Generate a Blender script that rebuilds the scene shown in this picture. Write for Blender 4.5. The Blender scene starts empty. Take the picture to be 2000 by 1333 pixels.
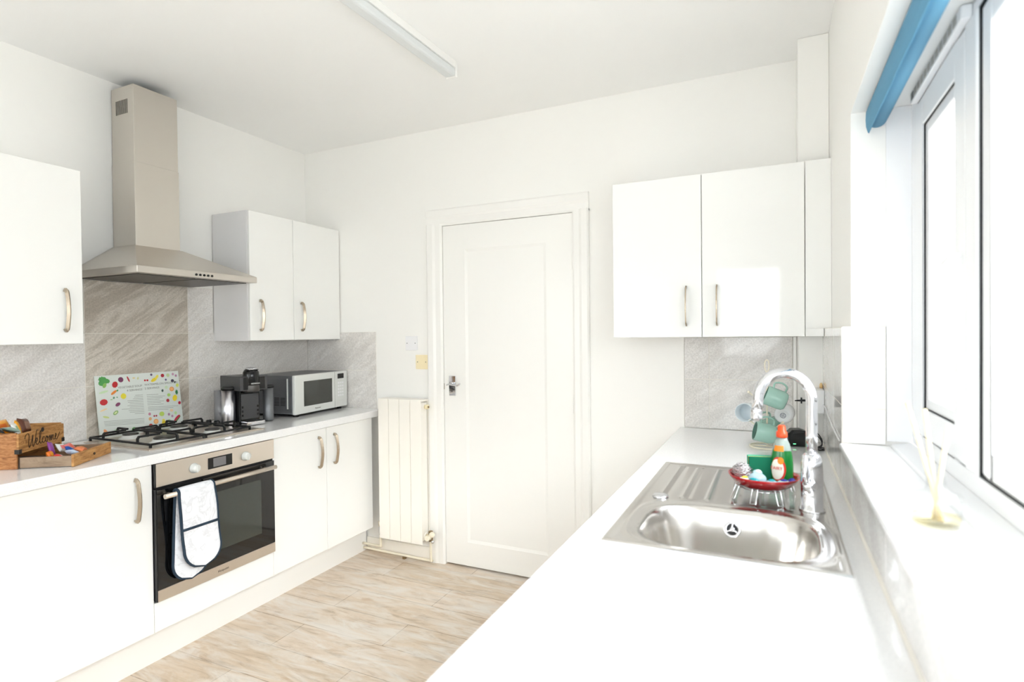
import bpy, bmesh, math, random
from mathutils import Vector, Matrix
random.seed(7)
SC = bpy.context.scene
COL = SC.collection
PI = math.pi

# ------------------------------------------------------------------ camera
F, YAW, PITCH, ROLL, CAMZ = 1100.62, 0.438, -0.0121, -0.0102, 1.3875
cam_d = bpy.data.cameras.new('camera'); cam = bpy.data.objects.new('camera', cam_d); COL.objects.link(cam)
cam_d.sensor_width = 36.0; cam_d.lens = F / 2000 * 36.0; cam_d.clip_start = 0.02; cam_d.clip_end = 200
F0 = Vector((-math.sin(YAW), math.cos(YAW), 0)); R0 = Vector((math.cos(YAW), math.sin(YAW), 0)); Z0 = Vector((0, 0, 1))
FW = F0 * math.cos(PITCH) + Z0 * math.sin(PITCH); U0 = -F0 * math.sin(PITCH) + Z0 * math.cos(PITCH)
RT = R0 * math.cos(ROLL) + U0 * math.sin(ROLL); UP = -R0 * math.sin(ROLL) + U0 * math.cos(ROLL)
cam.matrix_world = Matrix(((RT.x, UP.x, -FW.x, 0), (RT.y, UP.y, -FW.y, 0), (RT.z, UP.z, -FW.z, CAMZ), (0, 0, 0, 1)))
cam_d.dof.use_dof = True; cam_d.dof.focus_distance = 2.7; cam_d.dof.aperture_fstop = 2.2
SC.camera = cam

# ------------------------------------------------------------------ world, exposure
w = bpy.data.worlds.new('world'); SC.world = w; w.use_nodes = True
bg = w.node_tree.nodes['Background']
wn, wl = w.node_tree.nodes, w.node_tree.links          # overcast sky: bright above, dimmer towards the ground
wt = wn.new('ShaderNodeTexCoord'); ws = wn.new('ShaderNodeSeparateXYZ'); wr_ = wn.new('ShaderNodeValToRGB')
wm = wn.new('ShaderNodeMapRange'); wm.inputs['From Min'].default_value = -1; wm.inputs['From Max'].default_value = 1
wl.new(wt.outputs['Generated'], ws.inputs[0]); wl.new(ws.outputs['Z'], wm.inputs[0]); wl.new(wm.outputs[0], wr_.inputs[0]); wl.new(wr_.outputs[0], bg.inputs[0])
el = wr_.color_ramp.elements; el[0].position = 0.40; el[0].color = (0.62, 0.615, 0.60, 1); el[1].position = 0.62; el[1].color = (0.955, 0.966, 0.995, 1)
bg.inputs[1].default_value = 4.6
sd = bpy.data.lights.new('sun', 'SUN'); sun = bpy.data.objects.new('sun', sd); COL.objects.link(sun)   # hazy sun through thin cloud
sd.energy = 5.2; sd.angle = math.radians(50); sd.color = (0.985, 0.985, 1.0)
sun.rotation_euler = Vector((0.62, -0.42, 0.66)).to_track_quat('Z', 'Y').to_euler()
SC.view_settings.view_transform = 'Standard'; SC.view_settings.look = 'None'
SC.view_settings.exposure = 0.90; SC.view_settings.gamma = 1.0; SC.view_settings.use_curve_mapping = False
SC.cycles.max_bounces = 14; SC.cycles.diffuse_bounces = 8; SC.cycles.glossy_bounces = 6
SC.cycles.transparent_max_bounces = 12; SC.cycles.transmission_bounces = 8
SC.cycles.sample_clamp_indirect = 8.0; SC.cycles.use_denoising = True
SC.cycles.caustics_reflective = False; SC.cycles.caustics_refractive = False

# ------------------------------------------------------------------ materials
def lin(c):
    return tuple((x / 12.92 if x <= 0.04045 else ((x + 0.055) / 1.055) ** 2.4) for x in c)
def rgb(r, g, b):
    return lin((r / 255, g / 255, b / 255)) + (1,)
M = {}
def mat(name, col, rough=0.5, metal=0.0, spec=0.5, trans=0.0, ior=1.45, coat=0.0, alpha=None, aniso=0, emit=None):
    m = bpy.data.materials.new(name); m.use_nodes = True
    b = m.node_tree.nodes['Principled BSDF']
    b.inputs['Base Color'].default_value = col; b.inputs['Roughness'].default_value = rough
    b.inputs['Metallic'].default_value = metal; b.inputs['IOR'].default_value = ior
    b.inputs['Specular IOR Level'].default_value = spec; b.inputs['Transmission Weight'].default_value = trans
    b.inputs['Coat Weight'].default_value = coat; b.inputs['Coat Roughness'].default_value = 0.03
    if emit:
        b.inputs['Emission Color'].default_value = emit[0]; b.inputs['Emission Strength'].default_value = emit[1]
    M[name] = m
    return m
def nodes(m):
    return m.node_tree.nodes, m.node_tree.links, m.node_tree.nodes['Principled BSDF']
def objco(m, scale=(1, 1, 1), rot=(0, 0, 0), loc=(0, 0, 0)):
    n, l, b = nodes(m)
    t = n.new('ShaderNodeTexCoord'); mp = n.new('ShaderNodeMapping')
    mp.inputs['Scale'].default_value = scale; mp.inputs['Rotation'].default_value = rot; mp.inputs['Location'].default_value = loc
    l.new(t.outputs['Object'], mp.inputs['Vector']); return mp.outputs[0]
def noise(m, vec, scale, detail=6, rough=0.6, dist=0):
    n, l, b = nodes(m); t = n.new('ShaderNodeTexNoise')
    t.inputs['Scale'].default_value = scale; t.inputs['Detail'].default_value = detail
    t.inputs['Roughness'].default_value = rough; t.inputs['Distortion'].default_value = dist
    l.new(vec, t.inputs['Vector']); return t.outputs['Fac']
def ramp(m, fac, stops):
    n, l, b = nodes(m); r = n.new('ShaderNodeValToRGB'); e = r.color_ramp.elements
    while len(e) < len(stops): e.new(0.5)
    for i, (p, c) in enumerate(stops): e[i].position = p; e[i].color = c
    l.new(fac, r.inputs[0]); return r.outputs[0]
def mixc(m, f, a, b_, mode='MIX'):
    n, l, b = nodes(m); x = n.new('ShaderNodeMix'); x.data_type = 'RGBA'; x.blend_type = mode
    if isinstance(f, (int, float)): x.inputs[0].default_value = f
    else: l.new(f, x.inputs[0])
    for s, v in ((6, a), (7, b_)):
        if isinstance(v, tuple): x.inputs[s].default_value = v
        else: l.new(v, x.inputs[s])
    return x.outputs[2]
def bump(m, h, strength=0.1, dist=0.002):
    n, l, b = nodes(m); x = n.new('ShaderNodeBump'); x.inputs['Strength'].default_value = strength
    x.inputs['Distance'].default_value = dist; l.new(h, x.inputs['Height']); l.new(x.outputs[0], b.inputs['Normal'])

m = mat('wall_paint', rgb(245, 244, 241), 0.55)
v = objco(m); h = noise(m, v, 9, 5); bump(m, h, 0.12, 0.004)
m = mat('ceiling_paint', rgb(247, 247, 246), 0.7)
v = objco(m); h = noise(m, v, 3, 4); bump(m, h, 0.1, 0.006)
mat('gloss_white_paint', rgb(244, 243, 240), 0.28)
mat('cabinet_white', rgb(244, 244, 242), 0.22, coat=0.2)
mat('cabinet_gloss', rgb(244, 244, 242), 0.06, coat=0.4)
mat('carcass_white', rgb(236, 235, 236), 0.4)
mat('upvc', rgb(245, 246, 248), 0.25)
mat('rubber_black', rgb(30, 30, 34), 0.6)
mat('sill_white', rgb(246, 246, 247), 0.15)
m = mat('quartz', rgb(232, 233, 234), 0.07, coat=0.3)
v = objco(m); a = noise(m, v, 420, 2, 0.5)
c = ramp(m, a, [(0.3, rgb(228, 229, 231)), (0.5, rgb(242, 242, 243)), (0.72, rgb(250, 250, 250))])
nodes(m)[1].new(c, nodes(m)[2].inputs['Base Color'])
def stone(name, c0, c1, c2, rough, mirror=False):
    m = mat(name, c1, rough)
    n, l, b = nodes(m)
    tc = n.new('ShaderNodeTexCoord'); cmb = n.new('ShaderNodeCombineXYZ')
    for k, vv in enumerate(((.38, .38, .27), (-1.5, -1.5, 2.15))):
        dt = n.new('ShaderNodeVectorMath'); dt.operation = 'DOT_PRODUCT'; dt.inputs[1].default_value = vv
        l.new(tc.outputs['Object'], dt.inputs[0]); l.new(dt.outputs['Value'], cmb.inputs[k])
    big = noise(m, cmb.outputs[0], 4.5, 9, 0.68, 0.5)
    v2 = objco(m, (1, 1, 1)); fine = noise(m, v2, 130, 4, 0.7)
    c = ramp(m, big, [(0.30, c0), (0.47, c1), (0.56, c2), (0.63, c1), (0.8, c0)])
    d = ramp(m, fine, [(0.35, (0.84, 0.84, 0.84, 1)), (0.65, (1.08, 1.08, 1.08, 1))])
    l.new(mixc(m, 1.0, c, d, 'MULTIPLY'), b.inputs['Base Color'])
    return m
stone('tile_grey', rgb(216, 211, 207), rgb(224, 220, 216), rgb(234, 231, 228), 0.16)
stone('tile_taupe', rgb(172, 161, 148), rgb(190, 180, 167), rgb(216, 208, 197), 0.3)
stone('tile_gloss', rgb(214, 211, 208), rgb(224, 221, 218), rgb(234, 232, 230), 0.06)
mat('tile_white', rgb(243, 243, 243), 0.1)
mat('grout', rgb(232, 228, 220), 0.8)
m = mat('floor_vinyl', rgb(205, 185, 160), 0.38)
n, l, b = nodes(m)
v = objco(m, (1, 1, 1), (0, 0, 0), (0.35, 0.187, 0))
br = n.new('ShaderNodeTexBrick'); l.new(v, br.inputs['Vector'])
br.inputs['Scale'].default_value = 1.0; br.inputs['Brick Width'].default_value = 1.25; br.inputs['Row Height'].default_value = 0.2
br.inputs['Mortar Size'].default_value = 0.0022; br.inputs['Mortar Smooth'].default_value = 0.3; br.offset = 0.37; br.inputs['Bias'].default_value = 0.0
br.inputs['Color1'].default_value = rgb(222, 208, 192); br.inputs['Color2'].default_value = rgb(208, 190, 167); br.inputs['Mortar'].default_value = rgb(162, 141, 118)
g1 = noise(m, objco(m, (1.3, 7.5, 1)), 3.4, 10, 0.68, 0.9)
g1c = ramp(m, g1, [(0.32, (0.66, 0.60, 0.53, 1)), (0.46, (0.93, 0.90, 0.87, 1)), (0.62, (1.05, 1.05, 1.06, 1))])
cc = mixc(m, 1.0, br.outputs['Color'], g1c, 'MULTIPLY')
g2 = noise(m, objco(m, (1.1, 4.5, 1), (0, 0, 0), (3, 1, 0)), 2.6, 8, 0.7, 0.8)
g2c = ramp(m, g2, [(0.44, (0, 0, 0, 1)), (0.62, (0.75, 0.75, 0.75, 1))])
cc = mixc(m, g2c, cc, rgb(226, 221, 214))
g3 = noise(m, objco(m, (1.5, 7, 1), (0, 0, 0), (9, 4, 0)), 4.5, 5, 0.6, 0.5)
g3c = ramp(m, g3, [(0.60, (0, 0, 0, 1)), (0.74, (0.6, 0.6, 0.6, 1))])
cc = mixc(m, g3c, cc, rgb(190, 158, 124))
l.new(cc, b.inputs['Base Color']); bump(m, g1, 0.12, 0.001)

def brushed(name, col, rough, ax=(1, 1, 60)):
    m = mat(name, col, rough, 1.0)
    h = noise(m, objco(m, ax), 30, 3); n, l, b = nodes(m)
    r = n.new('ShaderNodeMapRange'); r.inputs['To Min'].default_value = rough * 0.8; r.inputs['To Max'].default_value = rough * 1.3
    l.new(h, r.inputs[0]); l.new(r.outputs[0], b.inputs['Roughness'])
    return m
brushed('steel_hood', rgb(212, 206, 198), 0.36)
brushed('steel_oven', rgb(228, 218, 207), 0.33)
brushed('steel_sink', rgb(210, 207, 203), 0.19, (1, 1, 1))
mat('steel_dark', rgb(90, 88, 86), 0.4, 1.0)
mat('chrome', rgb(225, 226, 230), 0.06, 1.0)
mat('chrome_satin', rgb(226, 226, 234), 0.28, 1.0)
mat('nickel', rgb(182, 168, 150), 0.27, 1.0)
mat('black_gloss', rgb(16, 16, 17), 0.06)
mat('black_plastic', rgb(24, 24, 26), 0.35)
mat('black_iron', rgb(20, 20, 21), 0.5)
mat('dark_grey', rgb(70, 70, 72), 0.35)
mat('display_grey', rgb(120, 118, 120), 0.2)
m = mat('oven_glass', rgb(14, 14, 15), 0.04, coat=0.6)
mat('oven_window', rgb(58, 62, 58), 0.05, coat=0.6)
mat('silver_plastic', rgb(222, 224, 221), 0.4, 0.1)
mat('silver_side', rgb(120, 122, 126), 0.4, 0.6)
mat('mw_glass', rgb(52, 54, 50), 0.08, coat=0.5)
mat('tank_smoke', rgb(150, 150, 154), 0.1, trans=0.35)
mat('slot_grey', rgb(170, 168, 162), 0.7)
mat('cream_metal', rgb(242, 234, 214), 0.35)
mat('radiator_paint', rgb(248, 244, 236), 0.35)
mat('yellowed_plastic', rgb(244, 230, 192), 0.4)
mat('white_plastic', rgb(240, 240, 242), 0.35)
mat('brass_old', rgb(150, 128, 96), 0.4, 0.8)
m = mat('blind_blue', rgb(92, 150, 182), 0.75)
m = mat('glove_fabric', rgb(236, 238, 243), 0.9)
h = noise(m, objco(m), 11, 5, 0.6, 1.2)
c = ramp(m, h, [(0.47, rgb(236, 238, 243)), (0.52, rgb(220, 221, 226)), (0.55, rgb(236, 238, 243))])
nodes(m)[1].new(c, nodes(m)[2].inputs['Base Color'])
mat('navy_trim', rgb(36, 52, 68), 0.85)
def wood(name, ca, cb, cdark, sc=9):
    m = mat(name, ca, 0.6); n, l, b = nodes(m)
    h = noise(m, objco(m, (1, 1, 5)), sc, 8, 0.7, 1.2)
    c = ramp(m, h, [(0.32, cdark), (0.45, cb), (0.6, ca)])
    l.new(c, b.inputs['Base Color']); bump(m, h, 0.3, 0.001); return m
wood('crate_wood', rgb(196, 148, 90), rgb(168, 118, 66), rgb(104, 66, 34), 14)
wood('crate_rough', rgb(182, 128, 78), rgb(152, 98, 54), rgb(88, 52, 28), 22)
wood('drawer_ply', rgb(160, 138, 116), rgb(142, 120, 98), rgb(112, 90, 72), 6)
mat('bracket_black', rgb(34, 30, 26), 0.6)
mat('ink_brown', rgb(52, 36, 22), 0.8)
mat('board_glass', rgb(222, 228, 222), 0.08, coat=0.4)
mat('ink_grey', rgb(140, 142, 138), 0.6)
mat('red_ceramic', rgb(176, 12, 22), 0.1, coat=0.5)
mat('mug_green', rgb(156, 194, 181), 0.18, coat=0.3)
mat('mug_inside', rgb(72, 112, 100), 0.2)
mat('ink_mark', rgb(120, 120, 135), 0.6)
mat('mug_white', rgb(236, 236, 238), 0.15)
mat('mug_pale', rgb(214, 222, 226), 0.12)
mat('fairy_green', rgb(18, 128, 52), 0.08, trans=0.25, coat=0.4)
mat('fairy_dark', rgb(6, 92, 56), 0.1, coat=0.4)
mat('bottle_clear', rgb(205, 222, 214), 0.08, trans=0.5)
mat('cap_orange', rgb(246, 84, 40), 0.3)
mat('label_red', rgb(206, 52, 40), 0.4)
mat('label_cream', rgb(236, 240, 226), 0.4)
mat('label_orange', rgb(244, 140, 30), 0.4)
mat('sponge_green', rgb(0, 96, 68), 0.95)
mat('sponge_teal', rgb(60, 170, 140), 0.95)
mat('sponge_yellow', rgb(220, 200, 90), 0.9)
mat('steel_wool', rgb(214, 210, 212), 0.25, 0.9)
mat('tab_yellow', rgb(246, 212, 50), 0.35)
mat('tab_white', rgb(240, 240, 240), 0.35)
mat('tab_teal', rgb(20, 150, 160), 0.2)
mat('tab_blue', rgb(32, 34, 130), 0.25)
mat('tab_film', rgb(190, 225, 235), 0.15, trans=0.3)
mat('led_green', rgb(120, 255, 170), 0.4, emit=(rgb(120, 255, 170), 1.0))
mat('stain_orange', rgb(222, 186, 132), 0.8)
mat('reed', rgb(240, 222, 176), 0.8)
def glassy(name, tint, gloss=0.08):
    m = bpy.data.materials.new(name); m.use_nodes = True; n = m.node_tree.nodes; l = m.node_tree.links
    n.remove(n['Principled BSDF']); o = n['Material Output']
    t = n.new('ShaderNodeBsdfTransparent'); t.inputs[0].default_value = tint
    g = n.new('ShaderNodeBsdfGlossy'); g.inputs['Roughness'].default_value = 0.02
    lw = n.new('ShaderNodeLayerWeight'); f = n.new('ShaderNodeMath'); f.operation = 'POWER'; l.new(lw.outputs['Facing'], f.inputs[0]); f.inputs[1].default_value = 4.0
    f2 = n.new('ShaderNodeMath'); f2.operation = 'MULTIPLY_ADD'; l.new(f.outputs[0], f2.inputs[0]); f2.inputs[1].default_value = 0.6; f2.inputs[2].default_value = 0.04
    x = n.new('ShaderNodeMixShader'); l.new(f2.outputs[0], x.inputs[0]); l.new(t.outputs[0], x.inputs[1]); l.new(g.outputs[0], x.inputs[2])
    l.new(x.outputs[0], o.inputs[0]); M[name] = m
glassy('pane_glass', (0.97, 0.99, 0.99, 1)); glassy('jar_glass', (0.985, 0.99, 0.99, 1)); glassy('oil_yellow', (1.0, 0.94, 0.72, 1))
def flat(name, r, g, b, rough=0.45):
    return mat(name, rgb(r, g, b), rough)

# ------------------------------------------------------------------ geometry collector
class G:
    def __init__(s): s.v = []; s.f = []; s.m = []; s.sm = []; s.mats = []
    def mi(s, name):
        if name not in s.mats: s.mats.append(name)
        return s.mats.index(name)
    def add(s, vs, fs, m, smooth=False, T=None):
        o = len(s.v)
        for p in vs:
            p = Vector(p)
            s.v.append(T @ p if T is not None else p)
        i = s.mi(m)
        for f in fs: s.f.append([o + k for k in f]); s.m.append(i); s.sm.append(smooth)
        return s
    def box(s, x0, x1, y0, y1, z0, z1, m, T=None):
        vs = [(x, y, z) for x in (x0, x1) for y in (y0, y1) for z in (z0, z1)]
        fs = [(0, 1, 3, 2), (4, 6, 7, 5), (0, 4, 5, 1), (2, 3, 7, 6), (0, 2, 6, 4), (1, 5, 7, 3)]
        return s.add(vs, fs, m, False, T)
    def prism(s, pts, a, b, axis, m, smooth=False, T=None):
        n = len(pts); vs = []
        for t in (a, b):
            for p, q in pts:
                vs.append({'x': (t, p, q), 'y': (p, t, q), 'z': (p, q, t)}[axis])
        s.add(vs, [(i, (i + 1) % n, n + (i + 1) % n, n + i) for i in range(n)], m, smooth, T)
        s.add(vs, [tuple(range(n))[::-1], tuple(range(n, 2 * n))], m, False, T)
        return s
    def lathe(s, prof, c, m, seg=32, T=None, smooth=True, sx=1, sy=1):
        n = len(prof); vs = []; fs = []
        for i in range(seg):
            a = 2 * PI * i / seg
            for r, z in prof: vs.append((c[0] + r * sx * math.cos(a), c[1] + r * sy * math.sin(a), c[2] + z))
        for i in range(seg):
            j = (i + 1) % seg
            for k in range(n - 1): fs.append((i * n + k, j * n + k, j * n + k + 1, i * n + k + 1))
        return s.add(vs, fs, m, smooth, T)
    def cyl(s, c, r, h, m, seg=32, T=None, bev=0.0):
        b = bev
        p = [(0, 0), (r - b, 0), (r, b), (r, h - b), (r - b, h), (0, h)] if b else [(0, 0), (r, 0), (r, 0), (r, h), (r, h), (0, h)]
        if not b:
            s.lathe([(r, 0), (r, h)], c, m, seg, T)
            s.lathe([(0, 0), (r, 0)], c, m, seg, T, False); s.lathe([(r, h), (0, h)], c, m, seg, T, False); return s
        return s.lathe(p, c, m, seg, T)
    def tube(s, pts, r, m, seg=12, closed=False, T=None, rr=None, square=False, upv=None):
        pts = [Vector(p) for p in pts]; n = len(pts); vs = []; fs = []
        prev = None
        for i, p in enumerate(pts):
            if closed: d = pts[(i + 1) % n] - pts[i - 1]
            else: d = pts[min(i + 1, n - 1)] - pts[max(i - 1, 0)]
            d.normalize()
            if prev is None:
                up = Vector(upv) if upv else (Vector((0, 0, 1)) if abs(d.z) < 0.9 else Vector((1, 0, 0)))
            else: up = prev
            a = d.cross(up)
            if a.length < 1e-6: a = d.cross(Vector((1, 0.3, 0.2)))
            a.normalize(); bb = a.cross(d); bb.normalize(); prev = bb
            ra = r if not isinstance(r, (tuple, list)) else r[0]; rb = r if not isinstance(r, (tuple, list)) else r[1]
            k = rr[i] if rr else 1
            for q in range(seg):
                t = 2 * PI * (q + (0.5 if square else 0)) / seg
                sc = 1.4142 if square else 1
                vs.append(p + a * math.cos(t) * ra * sc * k + bb * math.sin(t) * rb * sc * k)
        rng = n if closed else n - 1
        for i in range(rng):
            j = (i + 1) % n
            for q in range(seg): fs.append((i * seg + q, i * seg + (q + 1) % seg, j * seg + (q + 1) % seg, j * seg + q))
        s.add(vs, fs, m, not square, T)
        if not closed: s.add(vs, [tuple(range(seg))[::-1], tuple((n - 1) * seg + q for q in range(seg))], m, False, T)
        return s
    def ball(s, c, r, m, T=None, sc=(1, 1, 1), seg=20):
        k = seg // 2
        prof = [(r * math.sin(PI * i / k), -r * math.cos(PI * i / k)) for i in range(k + 1)]
        vs = []; fs = []; n = len(prof)
        for i in range(seg):
            a = 2 * PI * i / seg
            for q, z in prof: vs.append((c[0] + q * sc[0] * math.cos(a), c[1] + q * sc[1] * math.sin(a), c[2] + z * sc[2]))
        for i in range(seg):
            j = (i + 1) % seg
            for q in range(n - 1): fs.append((i * n + q, j * n + q, j * n + q + 1, i * n + q + 1))
        return s.add(vs, fs, m, True, T)
    def text(s, body, size, m, T, extrude=0.0004, align='CENTER'):
        cu = bpy.data.curves.new('t', 'FONT'); cu.body = body; cu.size = size; cu.extrude = extrude; cu.align_x = align; cu.align_y = 'CENTER'; cu.resolution_u = 2
        o = bpy.data.objects.new('t', cu); COL.objects.link(o)
        dg = bpy.context.evaluated_depsgraph_get(); me = o.evaluated_get(dg).to_mesh()
        s.add([v.co.copy() for v in me.vertices], [tuple(p.vertices) for p in me.polygons], m, False, T)
        o.evaluated_get(dg).to_mesh_clear(); bpy.data.objects.remove(o); bpy.data.curves.remove(cu)
        return s
ORG = {}
def obj(name, g, parent=None, bevel=0, org=None, local=False, seg=2, merge=True):
    me = bpy.data.meshes.new(name)
    base = Vector((0, 0, 0))
    if not local:
        if parent is not None: base = ORG[parent.name]
        elif org is not None: base = Vector(org)
    me.from_pydata([tuple(v - base) for v in g.v], [], g.f)
    for k in g.mats: me.materials.append(M[k])
    me.polygons.foreach_set('material_index', g.m); me.polygons.foreach_set('use_smooth', g.sm)
    bm = bmesh.new(); bm.from_mesh(me)
    if merge: bmesh.ops.remove_doubles(bm, verts=bm.verts, dist=1e-6)
    bmesh.ops.recalc_face_normals(bm, faces=bm.faces); bm.to_mesh(me); bm.free(); me.update()
    o = bpy.data.objects.new(name, me); COL.objects.link(o)
    if parent is not None: o.parent = parent; ORG[o.name] = base
    else: o.location = base if not local else (org or (0, 0, 0)); ORG[o.name] = base
    if bevel:
        b = o.modifiers.new('bevel', 'BEVEL'); b.width = bevel; b.segments = seg; b.limit_method = 'ANGLE'; b.angle_limit = 0.7; b.use_clamp_overlap = True
    return o
def root(name, loc, label=None, cat=None, group=None, rz=0, kind=None):
    o = bpy.data.objects.new(name, None); COL.objects.link(o); o.location = loc; o.rotation_euler = (0, 0, rz)
    o.empty_display_size = 0.05; ORG[o.name] = Vector(loc)
    tag(o, label, cat, group, kind); return o
def tag(o, label=None, cat=None, group=None, kind=None):
    if label: o['label'] = label
    if cat: o['category'] = cat
    if group: o['group'] = group
    if kind: o['kind'] = kind
    return o
def struct(name, g, bevel=0):
    o = obj(name, g, None, bevel); o['kind'] = 'structure'; return o
def boxes(*bs):
    g = G()
    for b in bs: g.box(*b)
    return g
def arc(cx, cz, r, a0, a1, n):
    return [(cx + r * math.cos(a0 + (a1 - a0) * i / n), cz + r * math.sin(a0 + (a1 - a0) * i / n)) for i in range(n + 1)]
def smoothp(p, n=6, closed=False):
    p = [Vector(q) for q in p]; out = []; N = len(p)
    for i in range(N if closed else N - 1):
        if closed: a, b, c, d = p[i - 1], p[i], p[(i + 1) % N], p[(i + 2) % N]
        else: a, b, c, d = p[max(i - 1, 0)], p[i], p[i + 1], p[min(i + 2, N - 1)]
        for k in range(n):
            t = k / n
            out.append(0.5 * ((2 * b) + (c - a) * t + (2 * a - 5 * b + 4 * c - d) * t * t + (3 * b - a - 3 * c + d) * t ** 3))
    if not closed: out.append(p[-1])
    return out

# ------------------------------------------------------------------ dimensions
XL, YB, ZC, XP, XT = -2.909, 2.907, 2.630, 0.205, 0.178
YR = -1.30                    # wall behind the camera
ZW = 0.915                    # worktop height
WY0, WY1, WZ0, WZ1 = -0.30, 1.965, 1.035, 2.035   # window opening
XF = 0.355                    # window frame face

# ------------------------------------------------------------------ room shell
struct('floor', G().box(-3.0, 0.45, YR - .1, 3.05, -0.06, 0, 'floor_vinyl'))
struct('ceiling', G().box(-3.0, 0.45, YR - .1, 3.05, ZC, ZC + .08, 'ceiling_paint'))
struct('wall_left', G().box(-3.02, XL - .006, YR - .1, 3.05, 0, ZC, 'wall_paint'))
DX0, DX1, DZ = -1.818, -0.986, 2.046
struct('wall_back', boxes((-3.02, DX0, YB, YB + .05, 0, ZC, 'wall_paint'), (DX1, 0.45, YB, YB + .05, 0, ZC, 'wall_paint'),
       (DX0, DX1, YB, YB + .05, DZ, ZC, 'wall_paint'), (-3.02, 0.45, YB + .05, YB + .14, 0, ZC, 'wall_paint')))
struct('wall_right', boxes((XP, .45, YR - .1, 3.05, 0, WZ0, 'wall_paint'), (XP, .45, YR - .1, 3.05, WZ1, ZC, 'wall_paint'),
       (XP, .45, WY1, 3.05, WZ0, WZ1, 'wall_paint'), (XP, .45, YR - .1, WY0, WZ0, WZ1, 'wall_paint')))
# wall behind the camera: glazed back door and a window let daylight in; left opening added for fill light
RW = (-0.62, 0.10, 1.05, 2.12); RD = (-1.78, -1.02, 0.0, 2.05)
struct('wall_rear', boxes((-3.02, -2.80, YR - .1, YR, 0, ZC, 'wall_paint'), (-2.80, -1.95, YR - .1, YR, 0, .95, 'wall_paint'), (-2.80, -1.95, YR - .1, YR, 2.12, ZC, 'wall_paint'), (-1.95, RD[0], YR - .1, YR, 0, ZC, 'wall_paint'), (RD[1], RW[0], YR - .1, YR, 0, ZC, 'wall_paint'),
       (RW[1], .45, YR - .1, YR, 0, ZC, 'wall_paint'), (RD[0], RD[1], YR - .1, YR, RD[3], ZC, 'wall_paint'),
       (RW[0], RW[1], YR - .1, YR, 0, RW[2], 'wall_paint'), (RW[0], RW[1], YR - .1, YR, RW[3], ZC, 'wall_paint')))
def framed(name, x0, x1, z0, z1, y0, y1, fw, kick=0):
    r = root(name, ((x0 + x1) / 2, y0, z0), kind='structure')
    obj('window_frame', boxes((x0, x0 + fw, y0, y1, z0, z1, 'upvc'), (x1 - fw, x1, y0, y1, z0, z1, 'upvc'),
        (x0 + fw, x1 - fw, y0, y1, z1 - fw, z1, 'upvc'), (x0 + fw, x1 - fw, y0, y1, z0, z0 + fw + kick, 'upvc')), r, 0.003)
    obj('pane', G().box(x0 + fw, x1 - fw, (y0 + y1) / 2 - .004, (y0 + y1) / 2 + .004, z0 + fw + kick, z1 - fw, 'pane_glass'), r)
    return r
framed('added_fill_window', -2.80, -1.95, 0.95, 2.12, YR - .08, YR - .02, 0.06)  # unseen extra window, added to throw more daylight on the back wall
framed('window_2', *RW, YR - .08, YR - .02, 0.06)
framed('door_2', *RD, YR - .08, YR - .02, 0.14, 0.75)

# right wall: tiled band under the sill and beside the boxing, tiled lower reveal
g = G()
def tiles(g, axis, fixed, depth, u0, u1, z0, z1, us, zs, m, gap=0.0028, sign=1, mfun=None):
    """tiles on a plane; us / zs: joint positions"""
    us = sorted([u for u in us if u0 < u < u1] + [u0, u1]); zs = sorted([z for z in zs if z0 < z < z1] + [z0, z1])
    for i in range(len(us) - 1):
        for j in range(len(zs) - 1):
            a, b, c, d = us[i] + gap / 2, us[i + 1] - gap / 2, zs[j] + gap / 2, zs[j + 1] - gap / 2
            mm = mfun((a + b) / 2, (c + d) / 2) if mfun else m
            if axis == 'x': g.box(min(fixed, fixed + depth), max(fixed, fixed + depth), a, b, c, d, mm)
            else: g.box(a, b, min(fixed, fixed + depth), max(fixed, fixed + depth), c, d, mm)
    e = 0.0012 * (1 if depth > 0 else -1)
    if axis == 'x': g.box(min(fixed + e, fixed + depth), max(fixed + e, fixed + depth), u0, u1, z0, z1, 'grout')
    else: g.box(u0, u1, min(fixed + e, fixed + depth), max(fixed + e, fixed + depth), z0, z1, 'grout')
tiles(g, 'x', XT, XP - XT - .001, YR + .01, WY1 - .006, ZW + .0015, 1.032, [0.2, .7, 1.2, 1.7], [], 'tile_gloss')
tiles(g, 'x', XT, XP - XT - .001, WY1 - .006, 2.70, ZW + .0015, 1.398, [2.2], [1.163], 'tile_gloss')
g.prism([(XT + .0005, ZW + .0005), (XT - .0055, ZW + .0005), (XT + .0005, ZW + .0065)], YR + .012, 2.6995, 'y', 'grout')
struct('trim_1', g, 0.0006)
g = G()   # reveal tiles on the window return
tiles(g, 'y', WY1 - .008, .007, XT + .002, 0.292, 1.0500, 1.40, [], [1.155], 'tile_white')
struct('trim_2', g, 0.0015)
# sill
g = G()
pr = [(0.172, 1.034), (0.172, 1.043), (0.174, 1.047), (0.178, 1.049), (0.300, 1.049), (0.300, 1.034)]
g.prism(pr, WY0 + .002, WY1 - .0085, 'y', 'sill_white')
g.prism([(0.302, 1.034), (0.302, 1.0475), (0.306, 1.054), (0.3555, 1.061), (0.3555, 1.034)], WY0 + .002, WY1 - .002, 'y', 'upvc')
struct('trim_3', g, 0.0006)
# pipe boxing in the corner
g = G().box(0.088, XP - .0006, 2.700, YB - .001, ZW + .001, ZC - .001, 'wall_paint')
g.box(0.0715, 0.086, 2.896, YB - .001, ZW + .001, 1.362, 'gloss_white_paint')
struct('trim_4', g, 0.002)
# uPVC return trim between reveal and frame
struct('trim_5', boxes((0.2935, XF, WY1 - .006, WY1 - .0005, 1.062, WZ1 - .001, 'upvc')), 0.001)

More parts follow.
